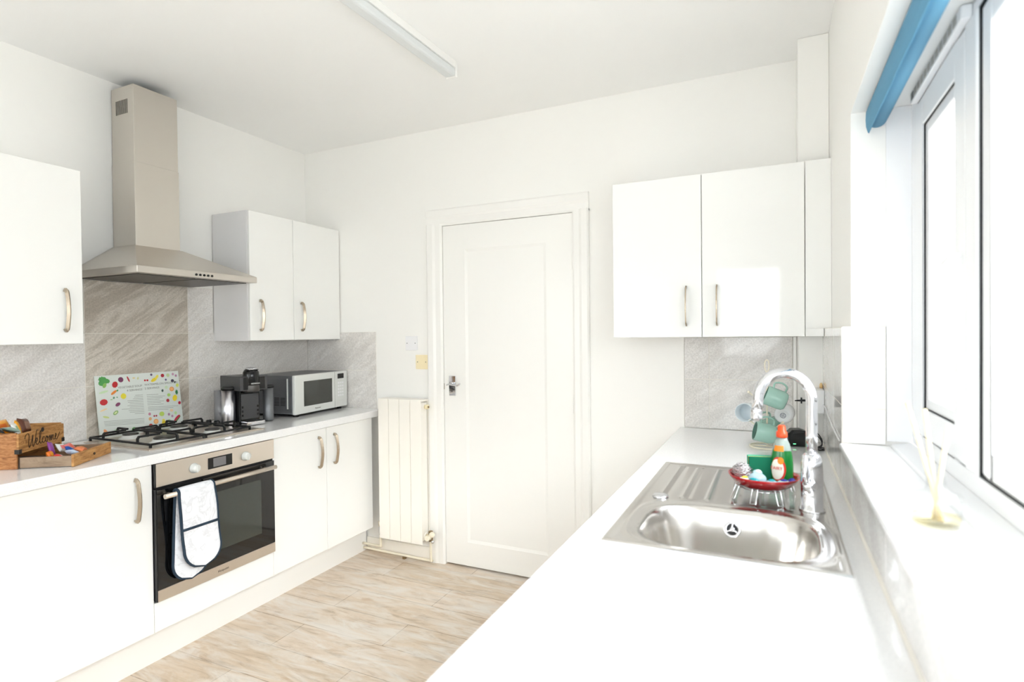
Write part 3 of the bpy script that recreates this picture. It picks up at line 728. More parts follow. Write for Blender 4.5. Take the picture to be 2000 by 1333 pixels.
# ------------------------------------------------------------------ glass board with fruit
def board():
    th = .005
    B0, B1 = Vector((-2.866, 1.562, ZW + .0005)), Vector((-2.866, 1.972, ZW + .0005))
    T0 = Vector((-2.9055, 1.562, 1.209))
    U = (B1 - B0); V = (T0 - B0); N = U.cross(V).normalized(); N = N if N.x > 0 else -N
    g = G()
    vs = [B0, B1, B1 + V, B0 + V]; vs = vs + [p + N * th for p in vs]
    vs = [v + Vector((.0, 0, 0.0)) for v in vs]
    g.add(vs, [(0, 1, 2, 3), (7, 6, 5, 4), (0, 4, 5, 1), (1, 5, 6, 2), (2, 6, 7, 3), (3, 7, 4, 0)], 'board_glass')
    # crop-plane corners of the printed face, used to place the motifs on the board
    TL, TR, BL, BR = (48, 150), (1580, 50), (145, 1290), (1665, 1040)
    def uv(X, Y):
        u = v = .5
        for _ in range(20):
            x = (1 - u) * (1 - v) * TL[0] + u * (1 - v) * TR[0] + (1 - u) * v * BL[0] + u * v * BR[0]
            y = (1 - u) * (1 - v) * TL[1] + u * (1 - v) * TR[1] + (1 - u) * v * BL[1] + u * v * BR[1]
            u += (X - x) / 1525; v += (Y - y - (X - x) * -.12) / 1060
        return u, v
    lay = [0]
    def pt(u, v, k): return B0 + U * u + V * (1 - v) + N * (th + .0002 + k * .00008)
    def blob(X, Y, w_, h_, rot, col, jag=0, n=22, k=None):
        if col not in M: flat(col, *[int(q) for q in col.split('_')[1:]])
        u0, v0 = uv(X, Y); lay[0] += 1
        pts = []
        for i in range(n):
            a = 2 * PI * i / n; r = 1 + (jag * math.sin(i * 2.6) if jag else 0)
            x = w_ / 2 * r * math.cos(a); y = h_ / 2 * r * math.sin(a)
            c, s = math.cos(rot), math.sin(rot)
            pts.append(pt(u0 + (x * c - y * s) / 1525, v0 + (x * s + y * c) / 1060, (lay[0] % 5) + (k or 0) * 5))
        g.add(pts, [tuple(range(n))], col)
    def c(r_, g_, b_): return 'ink_%d_%d_%d' % (r_, g_, b_)
    gr, lg, rd, pu, og, ye = c(84, 160, 84), c(176, 206, 120), c(196, 44, 50), c(120, 58, 92), c(236, 140, 62), c(238, 214, 56)
    for q in ((190, 220, 150, 110, .3, gr, .12), (250, 240, 110, 80, .2, gr, .15), (170, 280, 110, 90, 0, gr, .12), (215, 320, 60, 90, .5, c(140, 190, 100), .05),
        (390, 305, 95, 110, .5, rd, .08), (490, 215, 92, 92, 0, pu, .04), (622, 205, 30, 110, -.35, c(190, 70, 78), .05), (720, 185, 50, 26, 0, c(226, 206, 150), .1), (795, 190, 34, 50, .3, c(214, 214, 160), .1),
        (925, 228, 38, 36, 0, rd), (970, 226, 38, 36, 0, rd), (1045, 125, 44, 44, 0, c(106, 92, 120)), (1095, 215, 130, 60, -.45, ye, .05), (1150, 165, 90, 50, -.9, c(240, 224, 90), .05),
        (1262, 138, 68, 66, 0, c(180, 44, 60), .04), (1370, 132, 66, 66, 0, c(196, 214, 160), .04), (1470, 112, 46, 50, 0, c(196, 150, 176)), (1530, 138, 44, 48, 0, c(176, 130, 160)), (1325, 213, 40, 40, 0, c(120, 108, 150)),
        (1460, 232, 66, 60, .4, c(70, 62, 86), .08), (1508, 255, 46, 30, -.9, c(40, 44, 50), .1), (200, 440, 160, 40, -.2, c(196, 220, 180), .15), (370, 448, 120, 44, -.6, og, .05), (430, 412, 40, 26, -.6, gr, .2),
        (535, 515, 96, 100, 0, c(232, 220, 70), .03), (370, 545, 34, 40, .5, c(110, 160, 130), .2), (425, 535, 28, 24, .5, c(130, 170, 140), .2), (330, 578, 44, 18, 0, c(160, 200, 150), .2),
        (202, 625, 128, 104, -.1, rd, .04), (205, 585, 50, 20, 0, gr, .3), (438, 665, 92, 58, -.5, pu, .05), (200, 765, 130, 26, -.3, c(236, 206, 160), .2), (400, 815, 100, 60, -.6, c(140, 178, 110), .12), (400, 815, 60, 30, -.6, c(214, 226, 170), .1),
        (240, 895, 110, 34, .3, c(206, 218, 140), .08), (1440, 380, 90, 86, 0, c(236, 150, 80), .02), (1440, 380, 66, 62, 0, c(246, 184, 120), .02), (1330, 350, 60, 60, 0, c(206, 226, 190)), (1255, 412, 42, 52, .3, c(84, 104, 96), .2),
        (1555, 310, 60, 70, .4, c(214, 222, 110), .08), (1538, 435, 54, 90, 0, c(60, 130, 80), .3), (1498, 540, 92, 120, .3, ye, .06), (1378, 488, 66, 60, 0, c(178, 218, 120), .04), (1356, 588, 64, 64, 0, c(178, 50, 62), .08), (1590, 625, 56, 60, .2, c(186, 40, 66), .08),
        (1425, 765, 66, 52, .2, c(236, 206, 170), .06), (1505, 810, 52, 60, 0, c(190, 226, 160), .04), (1370, 838, 46, 52, 0, c(180, 140, 170)), (1436, 868, 46, 50, 0, c(190, 150, 176)), (1530, 910, 180, 66, -.75, c(206, 62, 84), .03), (1545, 925, 176, 24, -.75, c(90, 130, 70), .05),
        (1000, 838, 50, 52, 0, c(206, 140, 164)), (1086, 872, 34, 34, 0, c(170, 70, 84)), (1126, 868, 34, 34, 0, c(170, 70, 84)), (1232, 832, 96, 84, 0, c(184, 212, 100), .03), (1010, 925, 60, 62, .4, c(226, 176, 120), .08), (1118, 970, 92, 90, 0, c(232, 160, 90), .02), (1118, 970, 68, 66, 0, c(244, 190, 130), .02),
        (1280, 1000, 110, 90, .7, ye, .06), (1262, 950, 60, 60, 0, c(244, 228, 100), .06), (1375, 955, 62, 60, 0, c(180, 222, 140), .04), (1020, 1045, 72, 66, .4, c(200, 66, 60), .08), (1140, 1085, 60, 44, 0, c(50, 54, 90), .3), (1178, 1040, 26, 44, 0, c(60, 70, 110), .3), (880, 1105, 84, 66, 0, c(150, 84, 120), .05),
        (712, 1120, 76, 82, .3, c(90, 160, 84), .15), (1455, 1048, 66, 40, 0, c(170, 206, 90), .1), (1605, 1012, 50, 40, 0, c(214, 224, 120), .1), (235, 1165, 54, 110, -.5, c(238, 160, 110), .04), (400, 1130, 120, 30, -.6, c(180, 214, 180), .2)):
        blob(*q)
    # printed recipe lines and headings
    def line(Xa, Ya, Xb, Yb, h_=.0016):
        ua, va = uv(Xa, Ya); ub, vb = uv(Xb, Yb); e = h_ / V.length / 2
        g.add([pt(ua, va - e, 9), pt(ub, vb - e, 9), pt(ub, vb + e, 9), pt(ua, va + e, 9)], [(0, 1, 2, 3)], 'ink_grey')
    for i in range(12):
        Y = 492 + i * 30; x0 = (740, 720, 700, 600, 610, 640, 600, 640, 500, 620, 640, 730)[i]
        line(x0, Y + (880 - x0) * .06, 880 + i * 2, Y)
    for i in range(4): line(200 + 6 * i, 975 + i * 26, 900, 918 + i * 26)
    for i in range(7): line(950 + i * 2, 492 + i * 30, (1170, 1300, 1250, 1200, 1280, 1220, 1270)[i], 478 + i * 30 - i)
    for i in range(3): line(970, 715 + i * 26, 1560 - i * 100, 680 + i * 26 + i * 8)
    ud, vd = U.normalized(), V.normalized()
    def head(s_, X, Y, size, al):
        u, v = uv(X, Y); p = pt(u, v, 9)
        T = Matrix(((ud.x, vd.x, N.x, p.x), (ud.y, vd.y, N.y, p.y), (ud.z, vd.z, N.z, p.z), (0, 0, 0, 1)))
        g.text(s_, size, 'ink_grey', T, 0.00003, al)
    head('VEGETABLE SOUP', 868, 325, .0145, 'RIGHT'); head('4 SERVINGS', 872, 392, .0145, 'RIGHT')
    head('WATERMELON SMOOTHIE', 912, 312, .0145, 'LEFT'); head('2 SERVINGS', 915, 380, .0145, 'LEFT')
    o = obj('recipe_board', g, org=(-2.87, 1.767, ZW), merge=False)
    tag(o, 'white glass chopping board printed with fruit and vegetables, leaning on the tiles behind the hob', 'chopping board')
board()

# ------------------------------------------------------------------ coffee machine (local: +x front, y to its side)
CM = root('coffee_machine', (-2.512, 2.140, ZW + .0005), 'black capsule coffee machine with chrome side tank, between hob and microwave', 'coffee machine', rz=-.16)
def cm(name, g, bev=0.002, par=None): return obj(name, g, par or CM, bev, local=True)
cm('body', boxes((-.235, -.075, -.052, .060, 0, .235, 'black_plastic'), (-.075, -.070, -.052, .060, .02, .24, 'black_gloss')))
g = G()
g.box(-.23, -.03, -.070, .085, .185, .262, 'dark_grey')
g.box(-.034, -.028, -.055, .070, .19, .255, 'black_gloss')
hd = cm('head', g, 0.008)
cm('brew_cylinder', G().lathe([(0, .170), (.036, .170), (.040, .176), (.042, .262), (.040, .282), (.032, .296), (0, .300)], (-.055, .004, 0), 'black_gloss', 40), 0)
cm('lid_lever', G().ball((-.055, .004, .300), .030, 'chrome', None, (1, 1, .30)).tube([(-.03, -.02, .296), (-.01, .0, .302), (-.03, .03, .296)], .004, 'chrome', 8), 0)
cm('spout_ring', G().lathe([(.041, .178), (.0425, .184), (.0425, .206), (.041, .212)], (-.055, .004, 0), 'steel_dark', 40), 0)
g = G().text('NESPRESSO', .0100, 'silver_plastic', Matrix.Translation((-.0115, .004, .222)) @ Matrix(((0, 0, 1, 0), (1, 0, 0, 0), (0, 1, 0, 0), (0, 0, 0, 1))), .0006)
cm('logo', g, 0)
cm('cup_recess', boxes((-.0695, -.066, -.046, .054, .03, .165, 'dark_grey')))
for y in (-.040, .047):
    for i in range(3): cm('recess_rib', G().box(-.0659, -.064, y - .004, y + .004, .045 + i * .022, .056 + i * .022, 'black_gloss'), 0)
cm('drip_tray', G().prism([(-.068, -.050), (-.010, -.048), (.0, -.03), (.0, .04), (-.010, .056), (-.068, .058)], .002, .022, 'z', 'chrome'), 0.004)
g = G().box(-.15, -.075, -.060, .066, 0, .018, 'black_plastic'); cm('foot', g)
g = G().lathe([(0, .008), (.033, .008), (.035, .011), (.035, .190), (0, .190)], (-.125, -.083, 0), 'chrome_satin', 36)
tk = cm('water_tank', g, 0)
cm('tank_lid', G().lathe([(0, .1905), (.037, .1905), (.037, .203), (.034, .207), (0, .207)], (-.125, -.083, 0), 'black_plastic', 36), 0, tk)
g = G().lathe([(0, .010), (.030, .010), (.032, .013), (.032, .187), (0, .187)], (-.175, -.098, 0), 'tank_smoke', 30)
cm('smoked_tank', g, 0)
g = G().lathe([(0, .004), (.027, .004), (.028, .007), (.028, .186), (0, .186)], (-.090, .125, 0), 'silver_side', 36)
tk = cm('capsule_container', g, 0)
cm('container_lid', G().lathe([(0, .1865), (.030, .1865), (.030, .199), (.028, .202), (0, .202)], (-.090, .125, 0), 'black_plastic', 36), 0, tk)
cm('container_bracket', G().box(-.16, -.09, .060, .10, .17, .195, 'black_plastic'))

# ------------------------------------------------------------------ microwave (local: +x front)
MW = root('microwave', (-2.538, 2.651, ZW + .0005), 'silver microwave oven standing in the corner of the worktop', 'microwave', rz=.088)
def mw(name, g, bev=0.002, par=None): return obj(name, g, par or MW, bev, local=True)
W = .244
mw('case', boxes((-.325, -.018, -W + .003, W - .003, .018, .243, 'silver_side')), 0.004)
face = mw('front_fascia', boxes((-.018, .004, -W, W, .016, .245, 'silver_plastic')), 0.005)
dr = mw('door_window', boxes((.0041, .0052, -.171, .088, .058, .206, 'mw_glass')), 0.002)
mw('door_gap', boxes((.0038, .0043, .1135, .1150, .018, .243, 'steel_dark')), 0)
mw('display', boxes((.0041, .0055, .142, .205, .198, .230, 'black_gloss')), 0.001)
g = G()
for i in range(5):
    for j in range(3): g.box(.0041, .0048, .145 + j * .021, .160 + j * .021, .165 - i * .020, .176 - i * .020, 'white_plastic')
mw('keypad', g, 0.0005)
mw('open_button', boxes((.0041, .0058, .135, .210, .034, .058, 'silver_plastic')), 0.001)
g = G()
g.box(-.30, -.045, -W + .0005, -W + .0028, .05, .226, 'silver_side')
for i in range(6):
    for j in range(4): g.box(-.235 + j * .044, -.200 + j * .044, -W - .0002, -W + .0006, .068 + i * .0085, .072 + i * .0085, 'black_plastic')
g.box(-.055, -.047, -W - .002, -W + .0028, .05, .226, 'silver_plastic')
mw('side_vents', g, 0)
for x in (-.29, -.03):
    for y in (-.2, .2): mw('foot', G().cyl((x, y, 0), .014, .017, 'black_plastic', 16), 0)
g = G().text('Panasonic', .0130, 'ink_brown', Matrix.Translation((.0046, -.048, .036)) @ Matrix(((0, 0, 1, 0), (1, 0, 0, 0), (0, 1, 0, 0), (0, 0, 0, 1))), .0002)
mw('logo', g, 0)

# ------------------------------------------------------------------ welcome crate (local: x along the front, y = outwards)
ang = math.atan2(.826, -.564)
C0 = Vector((-2.485, 1.085, ZW + .0005))
# local frame: X runs along the front from the near corner; outward normal is local -Y
CR = root('snack_crate', tuple(C0), 'wooden crate lettered Welcome, on the left worktop beside the hob', 'crate', rz=ang)
def cr(name, g, bev=0.0015, par=None): return obj(name, g, par or CR, bev, local=True)
LW, LD, LH = .262, .185, .1315
t = .008
g = boxes((0, LW, 0, t, .055, LH - .004, 'crate_wood'))
cr('front_panel', g)
cr('side_panel', boxes((0, t, t, LD, 0, LH, 'crate_rough'))); cr('side_panel', boxes((LW - t, LW, t, LD, 0, LH, 'crate_wood')))
cr('back_panel', boxes((t, LW - t, LD - t, LD, 0, LH, 'crate_wood')))
cr('shelf', boxes((t, LW - t, t, LD - t, .055, .061, 'drawer_ply')))
cr('corner_bracket', boxes((-.0012, .014, -.0012, -.0002, .055, .071, 'bracket_black'), (-.0012, -.0002, -.0002, .014, .055, .071, 'bracket_black')), 0)
cr('corner_bracket', boxes((LW - .016, LW + .0012, -.0012, -.0002, .055, .071, 'bracket_black')), 0)
# finger notch
cr('finger_notch', G().cyl((LW * .5, -.0004, .1235), .009, .0006, 'bracket_black', 20, Matrix.Translation((LW * .5, 0, .1235)) @ Matrix.Rotation(PI / 2, 4, 'X') @ Matrix.Translation((-LW * .5, .0, -.1235))), 0)
# hand lettering
def script(g, strokes, x0, z0, s, r, T):
    for st in strokes:
        p = smoothp([(x0 + a * s, z0 + b * s, 0) for a, b in st], 7)
        g.tube([T @ Vector(q) for q in p], r, 'ink_brown', 6)
Ws = [[(-.25, 1.0), (-.1, 1.35), (.25, 1.45), (.38, 1.15), (.3, .5), (.42, .02), (.75, .6), (.95, 1.2), (.9, .5), (1.0, 0), (1.3, .6), (1.5, 1.5), (1.7, 1.6)],
      [(1.30, .35), (1.55, .45), (1.65, .7), (1.5, .8), (1.4, .5), (1.5, .15), (1.75, .15), (2.0, .5), (2.2, 1.2), (2.15, 1.45), (2.0, 1.2), (2.0, .4), (2.15, .12), (2.35, .3)],
      [(2.75, .65), (2.6, .75), (2.42, .55), (2.42, .25), (2.6, .12), (2.85, .3)],
      [(3.1, .72), (2.95, .5), (2.98, .2), (3.15, .12), (3.3, .35), (3.25, .65), (3.1, .72), (3.3, .5), (3.5, .6), (3.6, .7), (3.62, .12), (3.75, .55), (3.88, .7), (3.9, .12), (4.02, .5), (4.18, .7), (4.2, .25), (4.35, .15), (4.55, .35), (4.72, .6), (4.6, .75), (4.5, .5), (4.55, .2), (4.75, .12), (5.0, .35), (5.3, .8)]]
g = G()
T = Matrix(((1, 0, 0, 0), (0, 0, -1, -.0008), (0, 1, 0, 0), (0, 0, 0, 1)))
script(g, Ws, .040, .068, .0365, .0013, T)
cr('lettering', g, 0)
# drawer, pulled out by .172
dy = -.168
DW = cr('drawer', boxes((.003, LW - .007, dy - .009, dy, .0005, .0455, 'crate_wood')), 0.001)
cr('drawer_side', boxes((.010, .015, dy, dy + .172, .002, .040, 'drawer_ply')), 0, DW)
cr('drawer_side', boxes((LW - .019, LW - .014, dy, dy + .172, .002, .040, 'drawer_ply')), 0, DW)
cr('drawer_base', boxes((.015, LW - .019, dy, dy + .172, .003, .006, 'drawer_ply')), 0, DW)
g = G().ball((LW * .5, dy - .0115, .023), .0055, 'ink_brown', None, (1, .6, 1), 14)
cr('drawer_knot', g, 0, DW)

def packet(name, label, cat, lx, ly, lz, w_, h_, t_, m1, m2, rot, group, seed=0, style='pillow'):
    """pillow wrapper with crimped ends; centre given in crate coordinates"""
    rs = random.Random(seed); g = G(); n = 12; k = 8; vs = []; fs = []
    for sg in (1, -1):
        for i in range(n + 1):
            for j in range(k + 1):
                u = -1 + 2 * i / n; v = -1 + 2 * j / k
                e = (1 - abs(u) ** 4) ** .6 * (1 - abs(v) ** 3) ** .5
                wob = 1 + .10 * math.sin(5 * u + seed) * math.cos(4 * v + seed)
                vs.append((u * w_ / 2, v * h_ / 2 * (1 - .07 * (1 - abs(u))), sg * (t_ / 2 * e * wob + .0004)))
    o2 = (n + 1) * (k + 1)
    fa = []; fb = []
    for i in range(n):
        for j in range(k):
            a = i * (k + 1) + j; q = (a, a + 1, a + k + 2, a + k + 1)
            (fb if 3 <= i <= n - 4 and 2 <= j <= k - 3 else fa).append(q); fa.append(tuple(o2 + x for x in q[::-1]))
    g.add(vs, fa, m1, True); g.add(vs, fb, m2, True)
    for i in range(n):
        for a in (i * (k + 1), i * (k + 1) + k): g.add([vs[a], vs[a + k + 1], vs[o2 + a + k + 1], vs[o2 + a]], [(0, 1, 2, 3)], m1, True)
    for j in range(k):
        for a in (j, n * (k + 1) + j): g.add([vs[a], vs[a + 1], vs[o2 + a + 1], vs[o2 + a]], [(0, 1, 2, 3)], m1, True)
    o = obj(name, g, local=True)
    Rz = Matrix.Rotation(ang, 4, 'Z')
    o.matrix_world = Matrix.Translation(C0) @ Rz @ Matrix.Translation((lx, ly, lz)) @ Matrix.Rotation(rot[2], 4, 'Z') @ Matrix.Rotation(rot[1], 4, 'Y') @ Matrix.Rotation(rot[0], 4, 'X')
    tag(o, label, cat, group); return o
for nm, c in dict(wrap_yellow=(240, 168, 30), wrap_orange=(230, 120, 30), wrap_brown=(92, 54, 40), wrap_tan=(150, 110, 90), wrap_mint=(150, 176, 166), wrap_black=(34, 34, 38), wrap_white=(236, 240, 238), wrap_green=(150, 196, 130),
                  wrap_red=(208, 50, 40), wrap_maroon=(110, 30, 40), wrap_purple=(140, 66, 150), wrap_blue=(30, 74, 150), wrap_pale=(198, 214, 236), wrap_peach=(240, 140, 90), wrap_pink=(232, 130, 130), wrap_salmon=(236, 110, 90)).items():
    flat(nm, *c, 0.3)
GA, GB = 'wrapped snacks filling the crate', 'wrapped sweets in the pulled-out drawer'
# standing in the crate
PK = packet
PK('snack_packet', 'yellow and orange packet sticking up at the back of the crate', 'snack', .080, .115, .136, .135, .070, .022, 'wrap_yellow', 'wrap_orange', (1.2, .05, .1), GA, 1)
PK('snack_packet', 'amber packet standing beside the brown one in the crate', 'snack', .112, .070, 0.124, 0.056, 0.086, .016, 'wrap_yellow', 'wrap_yellow', (1.35, .1, .5), GA, 2)
PK('snack_packet', 'dark brown packet at the right side of the crate top', 'snack', .165, .085, 0.134, 0.069, 0.063, .026, 'wrap_brown', 'wrap_tan', (1.3, .15, .15), GA, 3)
PK('coffee_stick', 'mint and black sachet lying nearest the front of the crate', 'sachet', .035, .050, .140, 0.095, 0.037, .012, 'wrap_mint', 'wrap_black', (.5, .1, .9), GA, 4)
PK('coffee_stick', 'mint sachet lying over another at the left of the crate', 'sachet', .022, .085, .146, 0.095, 0.034, .012, 'wrap_black', 'wrap_mint', (.6, -.1, .8), GA, 5)
PK('coffee_stick', 'pale sachet leaning on the crate side at the picture edge', 'sachet', .024, .125, .146, 0.095, 0.034, .012, 'wrap_mint', 'wrap_white', (.5, .2, 1.0), GA, 6)
PK('snack_packet', 'white packet with green print in the middle of the crate', 'snack', .066, .050, .136, 0.054, 0.052, .012, 'wrap_white', 'wrap_green', (1.15, 0, .4), GA, 7)
PK('snack_packet', 'dark maroon packet behind the mint sachets', 'snack', .045, .145, 0.134, 0.084, 0.046, .014, 'wrap_maroon', 'wrap_black', (1.1, 0, .3), GA, 8)
PK('snack_packet', 'red packet at the far left corner of the crate', 'snack', .016, .160, 0.136, 0.050, 0.046, .014, 'wrap_salmon', 'wrap_red', (.9, 0, .3), GA, 9)
# in the drawer
PK('sweet', 'red and white wrapped sweet at the left of the drawer', 'sweet', .050, -.100, .030, .052, .032, .018, 'wrap_red', 'wrap_white', (.5, .1, .6), GB, 11)
PK('sweet', 'amber wrapped sweet standing behind the red one', 'sweet', .070, -.060, .036, .040, .030, .014, 'wrap_orange', 'wrap_yellow', (1.2, 0, .2), GB, 12)
PK('sweet', 'purple wrapper sticking up against the lettering', 'sweet', .095, -.050, .052, .028, .060, .012, 'wrap_purple', 'wrap_purple', (1.25, .2, .1), GB, 13)
PK('sweet', 'pale blue wrapped sweet in the middle of the drawer', 'sweet', .100, -.120, .036, .055, .036, .016, 'wrap_pale', 'wrap_white', (.5, .1, .9), GB, 14)
PK('sweet', 'dark blue wrapped sweet in the drawer', 'sweet', .130, -.095, .042, .044, .034, .016, 'wrap_blue', 'wrap_blue', (.7, .3, .3), GB, 15)
PK('sweet', 'orange wrapped sweet at the right of the drawer', 'sweet', .170, -.110, .034, .060, .034, .020, 'wrap_peach', 'wrap_orange', (.4, .1, .2), GB, 16)
PK('sweet', 'pink wrapper at the right end of the drawer', 'sweet', .190, -.060, .042, .052, .036, .016, 'wrap_pink', 'wrap_salmon', (.8, 0, .2), GB, 17)
PK('sweet', 'clear and pink wrapper curling up at the back of the drawer', 'sweet', .155, -.050, .046, .050, .036, .012, 'wrap_white', 'wrap_pink', (1.0, .2, .0), GB, 18)

# ------------------------------------------------------------------ radiator
RA = root('radiator', (-2.08, 2.85, .13), 'cream four-panel radiator on the wall beside the door', 'radiator')
rx0, rx1, rz0, rz1 = -2.232, -1.914, .132, 1.000
wv = (rx1 - rx0) / 4
for i in range(4):
    a = rx0 + i * wv
    obj('front_panel', G().box(a + .0012, a + wv - .0012, 2.798, 2.806, rz0, rz1, 'radiator_paint'), RA, 0.0025)
g = G()
for i in range(4):
    xc = rx0 + (i + .5) * wv
    g.box(xc - .006, xc + .006, 2.806, 2.886, rz0 + .02, rz1 - .01, 'radiator_paint')
    g.box(xc - .034, xc - .031, 2.806, 2.870, rz0 + .02, rz1 - .02, 'radiator_paint'); g.box(xc + .031, xc + .034, 2.806, 2.870, rz0 + .02, rz1 - .02, 'radiator_paint')
g.box(rx0 + .004, rx1 - .004, 2.878, 2.886, rz0 + .01, rz1 - .005, 'radiator_paint')
for z in (rz0 + .04, rz1 - .045): g.tube([(rx0 + .002, 2.846, z), (rx1 - .002, 2.846, z)], .021, 'radiator_paint', 16)
obj('fins', g, RA, 0.001)
obj('top_grille', boxes((rx0 + .002, rx1 - .002, 2.807, 2.886, rz1 - .012, rz1 - .002, 'radiator_paint')), RA, 0.002)
obj('air_valve', G().tube([(rx1 + .0005, 2.846, rz1 - .045), (rx1 + .020, 2.846, rz1 - .045)], .014, 'yellowed_plastic', 12).tube([(rx1 + .02, 2.846, rz1 - .045), (rx1 + .026, 2.846, rz1 - .045)], .006, 'brass_old', 8), RA)
g = G().tube([(rx1 + .0005, 2.846, rz0 + .04), (rx1 + .030, 2.846, rz0 + .04)], .012, 'yellowed_plastic', 12)
g.tube([(rx1 + .028, 2.846, rz0 + .015), (rx1 + .028, 2.846, rz0 + .075)], .013, 'brass_old', 12)
g.tube([(rx1 + .028, 2.832, rz0 + .04), (rx1 + .030, 2.800, rz0 + .045)], .016, 'cream_metal', 16)
g.ball((rx1 + .052, 2.83, rz0 + .018), .011, 'chrome', None, (1, 1, 1), 12).ball((rx1 + .05, 2.825, rz0 + .062), .018, 'cream_metal', None, (1, 1, .9), 14)
obj('lockshield_valve', g, RA)
g = G().tube([(rx0 - .0005, 2.846, rz0 + .04), (rx0 - .028, 2.846, rz0 + .04)], .011, 'chrome', 12)
g.tube([(rx0 - .028, 2.846, rz0 + .0), (rx0 - .028, 2.846, rz0 + .055)], .010, 'chrome', 12)
g.tube([(rx0 - .028, 2.846, rz0 + .056), (rx0 - .028, 2.846, rz0 + .086)], .014, 'cream_metal', 14)
obj('supply_valve', g, RA)
g = G().tube(smoothp([(rx0 - .028, 2.846, rz0), (rx0 - .028, 2.846, .075), (rx0 - .030, 2.848, .062), (rx0 - .045, 2.852, .056), (-2.41, 2.858, .054)], 5), .0078, 'cream_metal', 10)
obj('supply_pipe', g, RA)
g = G().tube(smoothp([(rx1 + .028, 2.846, rz0 + .015), (rx1 + .028, 2.846, .05), (rx1 + .026, 2.850, .030), (rx1 + .005, 2.858, .022), (-2.15, 2.862, .022), (-2.41, 2.864, .024)], 5), .0078, 'cream_metal', 10)
obj('return_pipe', g, RA)
obj('pipe_clip', boxes((-2.100, -2.084, 2.852, 2.874, .0005, .016, 'brass_old')), RA)

# ------------------------------------------------------------------ wall plates
def plate(x, z, m, label, name='switch_plate'):
    g = G().box(x - .044, x + .044, YB - .009, YB - .0005, z - .044, z + .044, m)
    r = root(name, (x, YB, z), label, 'wall plate')
    obj('plate', g, r, 0.003)
    for dx in (-.030, .030):
        g = G().cyl((0, 0, 0), .0028, .001, 'steel_dark', 10, Matrix.Translation((x + dx, YB - .0091, z)) @ Matrix.Rotation(PI / 2, 4, 'X'))
        obj('screw', g, r)
plate(-2.048, 1.338, 'white_plastic', 'white blank wall plate, the upper of the two beside the door frame')
plate(-1.972, 1.222, 'yellowed_plastic', 'yellowed blank wall plate, the lower of the two beside the door frame')

# ------------------------------------------------------------------ ceiling light
LT = root('ceiling_light', (-1.35, 1.49, ZC), 'white fluorescent batten light fixed to the ceiling', 'light', rz=0)
T = Matrix.Translation((-1.353, 2.235, 0)) @ Matrix.Rotation(math.atan2(-.024, -.57) + PI / 2 + PI, 4, 'Z')
# runs back from its far end towards the camera; local -y along the length
def lt(name, g, bev=0.002): return obj(name, g, LT, bev)
dirv = Vector((-.0336, -.9994, 0)); nrm = Vector((-.9994, .0336, 0)); P0 = Vector((-1.335, 2.235, 0))
def lbox(g, a, b_, u0, u1, z0, z1, m):
    vs = []
    for s_ in (a, b_):
        for u in (u0, u1):
            for z in (z0, z1): p = P0 + dirv * s_ + nrm * u; vs.append((p.x, p.y, z))
    return g.add(vs, [(0, 1, 3, 2), (4, 6, 7, 5), (0, 4, 5, 1), (2, 3, 7, 6), (0, 2, 6, 4), (1, 5, 7, 3)], m)
g = G(); lbox(g, 0.012, 1.49, -.028, .028, 2.598, ZC - .0005, 'gloss_white_paint'); lt('batten_body', g)
mat('diffuser_plastic', rgb(222, 225, 226), 0.35)
g = G(); lbox(g, 0.012, 1.49, -.026, .026, 2.560, 2.5975, 'diffuser_plastic'); lt('diffuser', g, 0.010)
for a in (0.0, 1.4902):
    g = G(); lbox(g, a, a + .0118, -.029, .029, 2.558, ZC - .0005, 'gloss_white_paint'); lt('end_cap', g, 0.004)

# ------------------------------------------------------------------ blue roller blind
BL = root('roller_blind', (.27, .8, 2.0), 'blue roller blind rolled up under the window head', 'blind')
ya, yb = -.26, 1.945
g = G().tube([(.268, ya, 2.004), (.268, yb - .002, 2.004)], .0265, 'blind_blue', 40)
obj('fabric_roll', g, BL)
pr = [(.2425, 2.030), (.2410, 2.005), (.2425, 1.985), (.2470, 1.968), (.2500, 1.966), (.2500, 1.985), (.2455, 2.005), (.2450, 2.030)]
obj('hem_drop', G().prism(pr, ya, yb + .006, 'y', 'blind_blue', False), BL, 0.0008)
for y in (ya - .018, yb + .0075): obj('bracket', G().box(.244, .292, y, y + .010, 1.985, 2.0345, 'white_plastic'), BL, 0.002)

